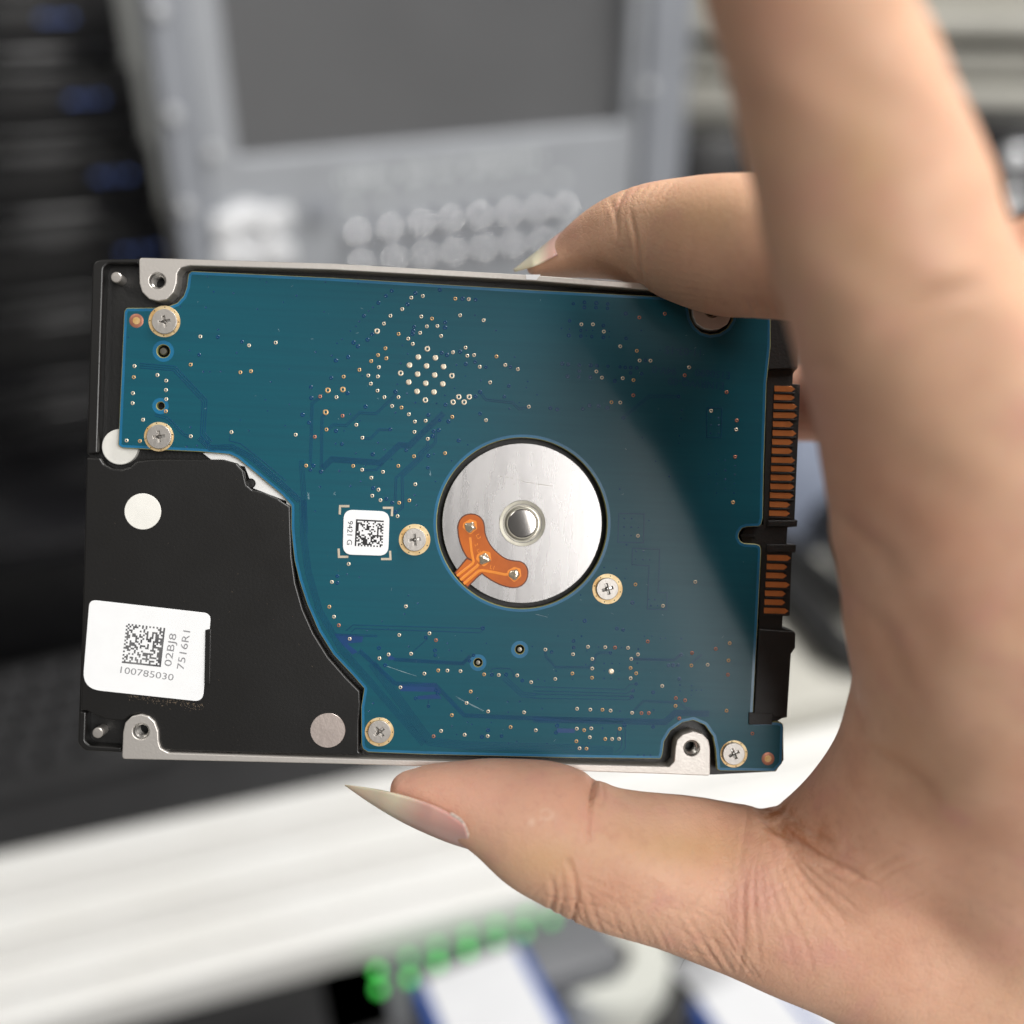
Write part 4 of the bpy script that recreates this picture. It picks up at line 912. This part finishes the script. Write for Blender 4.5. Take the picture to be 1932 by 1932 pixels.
def frame_at(o, yaw):                         # local x right along the face, y up, z out of the face towards the viewer
    h = Vector((math.cos(yaw), math.sin(yaw), 0)); z = Vector((0, 0, 1)); n = h.cross(z)
    return Matrix(((h.x, z.x, n.x, o.x), (h.y, z.y, n.y, o.y), (h.z, z.z, n.z, o.z), (0, 0, 0, 1)))
class Face:
    def __init__(s, u, v, d, yaw):
        s.mw = frame_at(P(u, v, d), yaw); s.i = s.mw.inverted()
    def __call__(s, u, v):
        o = s.i @ CAM; r = s.i.to_3x3() @ ray(u, v); t = -o.z / r.z; p = o + r * t; return (p.x, p.y)

# structure
def quad(name, pts, m, kind='structure'):
    me = bpy.data.meshes.new(name); me.from_pydata([tuple(p) for p in pts], [], [(0, 1, 2, 3)]); me.update()
    return tag(link(name, me, None, [m]), kind=kind)
quad('wall', [(-4, 2.6, 0), (4, 2.6, 0), (4, 2.6, 3.2), (-4, 2.6, 3.2)], M['wallm'])
quad('bench_top', [(-2, -0.6, Z_LOW), (2, -0.6, Z_LOW), (2, 2.59, Z_LOW), (-2, 2.59, Z_LOW)], M['bench'])

# --- grey test console
YC = math.radians(30)
fc = Face(450, 300, 0.62, YC)
con_ = tag(empty('test_console', fc.mw), 'grey upright console with dark screen above two rows of silver keys', 'console')
def rect(f, pts): return [f(*p) for p in pts]
fp = rect(fc, [(352, 0), (1212, 0)]); yb = fc(860, 900)[1]; yt = fc(800, -420)[1]
xl, xl2 = fc(305, 240)[0], fc(378, 240)[0]; xr2, xr = fc(1210, 170)[0], fc(1290, 170)[0]
scr_r = (fc(432, 150)[0], fc(450, 300)[1], fc(1187, 150)[0], yt - 0.03)
outer = [(xl2, yb), (xr2, yb), (xr2, yt), (xl2, yt)]
inner = [(scr_r[0], scr_r[1]), (scr_r[2], scr_r[1]), (scr_r[2], scr_r[3]), (scr_r[0], scr_r[3])]
plate('front_panel', [outer, fillet(inner, 0.004)], -0.012, 0.0, M['grey_metal'], con_, bevel=0.002, u=1.0)
plate('screen', [[(a - .002 * (1 if i in (0, 3) else -1), b - .002 * (1 if i < 2 else -1)) for i, (a, b) in enumerate(inner)]], -0.016, -0.0125, M['screen'], con_, u=1.0)
box('cabinet', ((xl2 + xr2) / 2, (yb + yt) / 2, -0.068), (xr2 - xl2 - 0.004, yt - yb - 0.004, 0.10), M['grey_flange'], con_, 0.003)
for a, b in ((xl, xl2 - 0.0015), (xr2 + 0.0015, xr)):
    fl = plate('side_flange', [fillet([(a, yb), (b, yb), (b, yt), (a, yt)], 0.003)], -0.016, 0.006, M['grey_flange'], con_, bevel=0.002, u=1.0)
for u_, v_ in ((293, 20), (320, 215), (345, 390), (1213, 165), (1200, -60), (395, 285)):
    o = lathe('panel_screw', [(0.0045, 0.006), (0.0042, 0.0085), (0.003, 0.0105), (0, 0.011)], fc(u_, v_), M['screw_grey'], con_, 20, u=1.0)
for row, (y0, sh) in enumerate(((0, 0), (60, 7))):
    for u_, v_ in ((665, 440), (727, 431), (785, 423), (840, 416), (895, 409), (950, 403), (1005, 397), (1055, 391)):
        c = fc(u_ + sh, v_ + y0)
        k = box('key', (0, 0, 0.004), (0.0125, 0.0105, 0.008), M['grey_metal'], con_, 0.0025, seg=3); k.location = (c[0], c[1], 0.0005)
        lathe('key_top', [(0, 0.0106), (0.0018, 0.0104), (0.0034, 0.0097), (0.0045, 0.0086), (0.0048, 0.0079)], (0, 0), M['chrome'], k, 20, u=1.0)
        if row == 0:
            c2 = fc(u_, v_ - 52); k = box('key_caption', (0, 0, 0.0005), (0.007, 0.0024, 0.001), M['white_print'], con_); k.location = (c2[0], c2[1], 0.0005)
for i in range(22):
    u_ = 645 + i * 17.5; c = fc(u_, 340 - i * 2.0); hgt = random.choice((0.006, 0.009, 0.011))
    if i in (6, 13): continue
    k = box('panel_lettering', (0, 0, 0.0005), (0.0022, hgt * 0.75, 0.001), M['white_print'], con_); k.location = (c[0], c[1], 0.0005)
pc = fc(466, 445)
pad_ = lathe('direction_pad', [(0.021, 0.0), (0.020, 0.008), (0.015, 0.0105), (0.010, 0.010), (0.008, 0.004), (0, 0.004)], pc, M['silver_key'], con_, 40, u=1.0)
for du, dv in ((-45, -25), (52, -38), (-40, 38), (58, 30)):
    c = fc(466 + du, 445 + dv); k = box('pad_key', (0, 0, 0.005), (0.017, 0.013, 0.010), M['silver_key'], con_, 0.003); k.location = (c[0], c[1], 0.0005)
c = fc(600, 398); lathe('round_button', [(0.008, 0.0), (0.0075, 0.005), (0, 0.006)], c, M['grey_flange'], con_, 24, u=1.0)

# --- black rack units at the left
fr = Face(150, 300, 0.78, math.radians(24))
ys = [-230, -70, 95, 255, 410, 570, 740, 905]
words = ['topmost', 'second', 'third', 'fourth', 'fifth', 'sixth', 'lowest']
for i in range(len(ys) - 1):
    a = fr(-180, ys[i] + 40); b = fr(-180, ys[i + 1] + 40); xr_ = fr(262 + 10 * i, 300)[0]; h = a[1] - b[1]
    mw = fr.mw @ Matrix.Translation((a[0], b[1], 0))
    t = tag(empty('rack_unit', mw), f'black rack unit with small glowing blue glints left of console, {words[i]} of seven stacked units', 'rack unit', 'rack units stacked left of the console')
    wd = xr_ - a[0]
    box('case', (wd / 2, h * 0.5, -0.13), (wd, h * 0.94, 0.25), M['rack_black'], t, 0.003)
    box('front_lip', (wd / 2, h * 0.16, 0.004), (wd * 0.96, h * 0.16, 0.016), M['rack_gloss'] if i % 2 else M['rack_black'], t, 0.003)
    for k, (px, sz) in enumerate(((0.60, 0.012), (0.66, 0.006), (0.72, 0.008))):
        if i in (5, 6): continue
        box('blue_glint', (wd * px + 0.012 * i - 0.01, h * 0.58, 0.001), (sz * 0.6, 0.0025, 0.004), M['glint_glow'], t)  # glints on the glossy black fronts, put in as small glowing bars
    box('handle', (wd * 0.5, h * 0.86, 0.008), (wd * 0.5, h * 0.05, 0.014), M['rack_gloss'], t, 0.002)
# ledge under the rack
lg = Face(80, 1060, 0.70, math.radians(20)); a = lg(-150, 1075); b = lg(420, 1000)
box('rack_ledge', ((b[0] - a[0]) / 2, -0.012, -0.10), (b[0] - a[0], 0.024, 0.2), M['rack_gloss'], None, 0.004, mw=lg.mw @ Matrix.Translation((a[0], a[1] + 0.012, 0)))
tag(bpy.data.objects['rack_ledge'], 'glossy black ledge below the rack units, left of the drive', 'ledge')
box('rack_plinth', (0.12, -0.15, -0.16), (0.52, 0.24, 0.26), M['rack_black'], None, 0.004, mw=lg.mw @ Matrix.Translation((a[0], a[1] + 0.012, 0)))
tag(bpy.data.objects['rack_plinth'], 'dull black plinth under the glossy ledge, behind the keyboard', 'plinth')

# --- white desk of long planks; far edge and near edge read off the picture
Yd = math.radians(17.5); hd = Vector((math.cos(Yd), math.sin(Yd), 0)); nd = Vector((-math.sin(Yd), math.cos(Yd), 0))
far = G(720, 1455, Z_DESK); near = G(640, 1778, Z_DESK)
wdt = (far - near).dot(nd); o_ = near
md = Matrix(((hd.x, nd.x, 0, o_.x), (hd.y, nd.y, 0, o_.y), (0, 0, 1, Z_DESK), (0, 0, 0, 1)))
desk = tag(empty('white_desk', md), 'bright white desk top of long pale planks running behind the thumb', 'desk')
cuts = [0, 0.16, 0.36, 0.46, 0.70, 0.80, 1.0]
for i in range(6):
    y0, y1 = cuts[i] * wdt, cuts[i + 1] * wdt
    box('plank', (0.25, (y0 + y1) / 2, -0.012 - (0.0015 if i in (2, 4) else 0)), (2.3, y1 - y0 - 0.0015, 0.024), M['desk_cream'] if i in (2, 4) else M['desk_white'], desk, 0.0012)
box('desk_apron', (0.25, 0.012, -0.08), (2.26, 0.02, 0.108), M['dark_board'], desk, 0.002)
box('desk_back_apron', (0.25, wdt - 0.03, -0.08), (2.26, 0.02, 0.108), M['dark_board'], desk, 0.002)
# --- charcoal board and keyboard behind the desk, left
kb_o = G(60, 1400, Z_DESK - 0.02)
hk = Vector((math.cos(math.radians(22)), math.sin(math.radians(22)), 0)); nk = Vector((-hk.y, hk.x, 0))
mk = Matrix(((hk.x, nk.x, 0, kb_o.x), (hk.y, nk.y, 0, kb_o.y), (0, 0, 1, Z_DESK - 0.02), (0, 0, 0, 1)))
kbd = tag(empty('keyboard', mk), 'black keyboard on the charcoal board, at the left edge below the ledge', 'keyboard')
box('key_bed', (-0.05, 0.01, 0.004), (0.26, 0.13, 0.012), M['dark_board'], kbd, 0.003)
for r in range(5):
    for c in range(11):
        k = box('keycap', (0, 0, 0.004), (0.0165, 0.0165, 0.008), M['key_black'], kbd, 0.003) if (r, c) == (0, 0) else None
        if k is None: k = bpy.data.objects.new('keycap', k0.data); COL.objects.link(k); k.parent = kbd
        else: k0 = k
        k.location = (-0.165 + c * 0.0205 + r * 0.004, -0.035 + r * 0.0215, 0.0105)
cb = G(250, 1500, Z_DESK - 0.02)
box('charcoal_board', (0, 0, -0.012), (0.9, 0.2, 0.02), M['dark_board'], None, 0.003, mw=Matrix(((hd.x, nd.x, 0, (far + nd * 0.104 - hd * 0.1).x), (hd.y, nd.y, 0, (far + nd * 0.104 - hd * 0.1).y), (0, 0, 1, Z_DESK - 0.018), (0, 0, 0, 1))))
tag(bpy.data.objects['charcoal_board'], 'charcoal board lying along the far edge of the white desk', 'board')

# --- things in front of the desk, at the bottom of the picture
def ground_frame(u, v, z, yaw):
    o = G(u, v, z); c, s = math.cos(yaw), math.sin(yaw)
    return Matrix(((c, -s, 0, o.x), (s, c, 0, o.y), (0, 0, 1, z), (0, 0, 0, 1)))
def top_frame(u, v, h, yaw):
    m_ = ground_frame(u, v, Z_LOW + h, yaw); m_[2][3] = Z_LOW; return m_
bx = box('black_case', (0, 0, 0.045), (0.17, 0.09, 0.09), M['rack_black'], None, 0.004, mw=top_frame(400, 1935, 0.09, Yd))
tag(bx, 'plain black case at the bottom, left of the green lamps', 'case')
sw = tag(empty('lamp_panel', top_frame(880, 1800, 0.09, math.radians(19))), 'grey switch box with two rows of lit green lamps', 'switch box')
box('case', (0, 0.0, 0.045), (0.15, 0.055, 0.09), M['lamp_case'], sw, 0.003)
for i in range(14): box('terminal', (-0.068 + i * 0.0105, 0.02, 0.095), (0.005, 0.012, 0.010), M['lamp_case'], sw, 0.001)
def zT(p): return ((1000 + p[0] / 1.932) * .6289, (2200 + p[1] / 1.932) * .6289)
swi = sw.matrix_world.inverted()
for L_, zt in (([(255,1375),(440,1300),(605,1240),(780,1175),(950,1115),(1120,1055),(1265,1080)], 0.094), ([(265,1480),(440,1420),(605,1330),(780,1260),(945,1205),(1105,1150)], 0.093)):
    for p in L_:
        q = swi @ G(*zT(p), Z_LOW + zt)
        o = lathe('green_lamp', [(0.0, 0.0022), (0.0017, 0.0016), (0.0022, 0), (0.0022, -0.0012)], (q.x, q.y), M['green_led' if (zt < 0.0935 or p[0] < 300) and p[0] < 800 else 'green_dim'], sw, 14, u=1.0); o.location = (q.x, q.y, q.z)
def carton(name, mw, size, label):
    t = tag(empty(name, mw), label, 'box')
    sx, sy, sz = size
    box('carton', (0, 0, sz / 2), (sx, sy, sz), M['blue_card'], t, 0.002)
    box('white_panel', (0, 0, sz + 0.0006), (sx * 0.80, sy * 1.0, 0.001), M['white_card'], t)
    box('front_panel', (0, -sy / 2 - 0.0006, sz / 2), (sx * 0.80, 0.001, sz * 0.96), M['white_card'], t)
carton('blue_white_box', top_frame(922, 1898, 0.10, math.radians(24)), (0.058, 0.05, 0.10), 'white box with blue sides, in front of the green lamps')
carton('blue_white_box', top_frame(1430, 1925, 0.075, math.radians(24)), (0.05, 0.045, 0.075), 'white and blue box below the wrist, at the bottom right')
tr_ = tag(empty('tape_roll', top_frame(1150, 1800, 0.075, 0)), 'white roll of tape standing right of the green lamps', 'tape roll')
lathe('tape', [(0.012, 0.0), (0.031, 0.0), (0.032, 0.003), (0.032, 0.073), (0.031, 0.075), (0.012, 0.075), (0.012, 0.0)], (0, 0), M['tape_white'], tr_, 40, u=1.0)
lathe('core', [(0.0118, 0.001), (0.0118, 0.074), (0.0108, 0.074), (0.0108, 0.001)], (0, 0), M['beige'], tr_, 32, u=1.0)
bx = box('black_pouch', (0, 0, 0.03), (0.035, 0.07, 0.06), M['cable'], None, 0.008, mw=top_frame(1265, 1890, 0.06, math.radians(35)))
tag(bx, 'black pouch between the tape roll and the right box', 'pouch')
bx = box('paper_stack', (0, 0, 0.012), (0.20, 0.14, 0.024), M['white_card'], None, 0.001, mw=top_frame(1650, 1930, 0.024, math.radians(12)))
tag(bx, 'stack of white paper under the wrist at the lower right', 'paper stack')

# --- behind the hand on the right: pale steel profiles, black machine, cables
sh = tag(empty('steel_shelf', Face(1600, 100, 0.95, math.radians(-6)).mw), 'pale grey steel shelf profiles at the upper right behind the finger', 'shelf')
fs = Face(1600, 100, 0.95, math.radians(-6))
for i, (y0, y1, m_, zz) in enumerate(((-160, 15, 'beige', 0), (20, 62, 'beige', 0.02), (64, 92, 'olive', -0.01), (94, 132, 'beige', 0.01), (134, 152, 'olive', -0.01), (154, 214, 'beige', 0.02), (216, 262, 'olive', 0.0))):
    a = fs(1230, y1); b = fs(2150, y0)
    box('profile', ((a[0] + b[0]) / 2, (a[1] + b[1]) / 2, zz), (b[0] - a[0], b[1] - a[1] - 0.002, 0.05), M[m_], sh, 0.003)
for u_ in (1262, 2140):
    a = fs(u_, 262); box('upright', (a[0], a[1] - 0.3, -0.08), (0.03, 0.62, 0.03), M['olive'], sh, 0.002)
fm = Face(1860, 330, 0.80, math.radians(-14)); a = fm(1700, 640); b = fm(2080, 235)
mm = tag(empty('black_machine', fm.mw), 'black machine with round grey knobs at the right edge behind the hand', 'machine')
box('housing', ((a[0] + b[0]) / 2, (a[1] + b[1]) / 2, -0.06), (b[0] - a[0], b[1] - a[1], 0.12), M['rack_black'], mm, 0.006)
for u_, v_ in ((1912, 305), (1903, 385)):
    c = fm(u_, v_); lathe('knob', [(0.012, 0), (0.012, 0.006), (0.008, 0.010), (0, 0.011)], c, M['screw_grey'], mm, 24, u=1.0)
fb = Face(1350, 290, 0.85, math.radians(4)); a = fb(1262, 620); b = fb(1460, 258)
bx = box('dark_appliance', ((a[0] + b[0]) / 2, (a[1] + b[1]) / 2, -0.06), (b[0] - a[0], b[1] - a[1], 0.1), M['rack_black'], None, 0.006, mw=fb.mw)
tag(bx, 'dark appliance right of the console, above the middle finger', 'appliance')
bx = box('blue_grey_bin', (0, 0, 0.05), (0.12, 0.06, 0.12), M['blue_grey'], None, 0.006, mw=ground_frame(1545, 990, Z_DESK, 0.3))
tag(bx, 'blue grey bin seen between the drive connector and the hand', 'bin')
bx = box('grey_tray', (0, 0, 0.01), (0.22, 0.16, 0.02), M['beige'], None, 0.004, mw=ground_frame(1600, 1200, Z_DESK, math.radians(17)))
tag(bx, 'grey tray under the black cables, right of the drive', 'tray')
def floor_cable(name, px, z, r, label):
    A = smooth([tuple(G(u, v, z + dz)) for u, v, dz in px], 8); n = 14; V, FC = [], []
    for i, p in enumerate(A):
        p = Vector(p); t = (Vector(A[min(i + 1, len(A) - 1)]) - Vector(A[max(i - 1, 0)])).normalized(); a = t.cross(Vector((0, 0, 1))).normalized(); b = a.cross(t)
        for j in range(n): V.append(tuple(p + a * r * math.cos(6.2832 * j / n) + b * r * math.sin(6.2832 * j / n)))
    for i in range(len(A) - 1):
        for j in range(n): q = i * n + j; s = i * n + (j + 1) % n; FC.append((q, s, s + n, q + n))
    FC.append(tuple(range(n))); FC.append(tuple((len(A) - 1) * n + j for j in range(n)))
    me = bpy.data.meshes.new(name); me.from_pydata(V, [], FC)
    for p in me.polygons: p.use_smooth = True
    tag(link(name, me, None, [M['cable']]), label, 'cable', 'thick black cables right of the drive')
floor_cable('thick_cable', [(1430, 830, 0.03), (1530, 925, 0.03), (1620, 1040, 0.03), (1720, 1140, 0.03)], Z_DESK, 0.015, 'uppermost thick black cable seen through the gap right of the connector')
floor_cable('thick_cable', [(1440, 1000, 0.03), (1530, 1075, 0.03), (1600, 1130, 0.03), (1720, 1200, 0.03)], Z_DESK, 0.010, 'thin middle black cable seen through the gap right of the connector')
floor_cable('thick_cable', [(1440, 1080, 0.03), (1530, 1165, 0.03), (1590, 1230, 0.03), (1720, 1250, 0.03)], Z_DESK, 0.013, 'lowest thick black cable seen through the gap right of the connector')
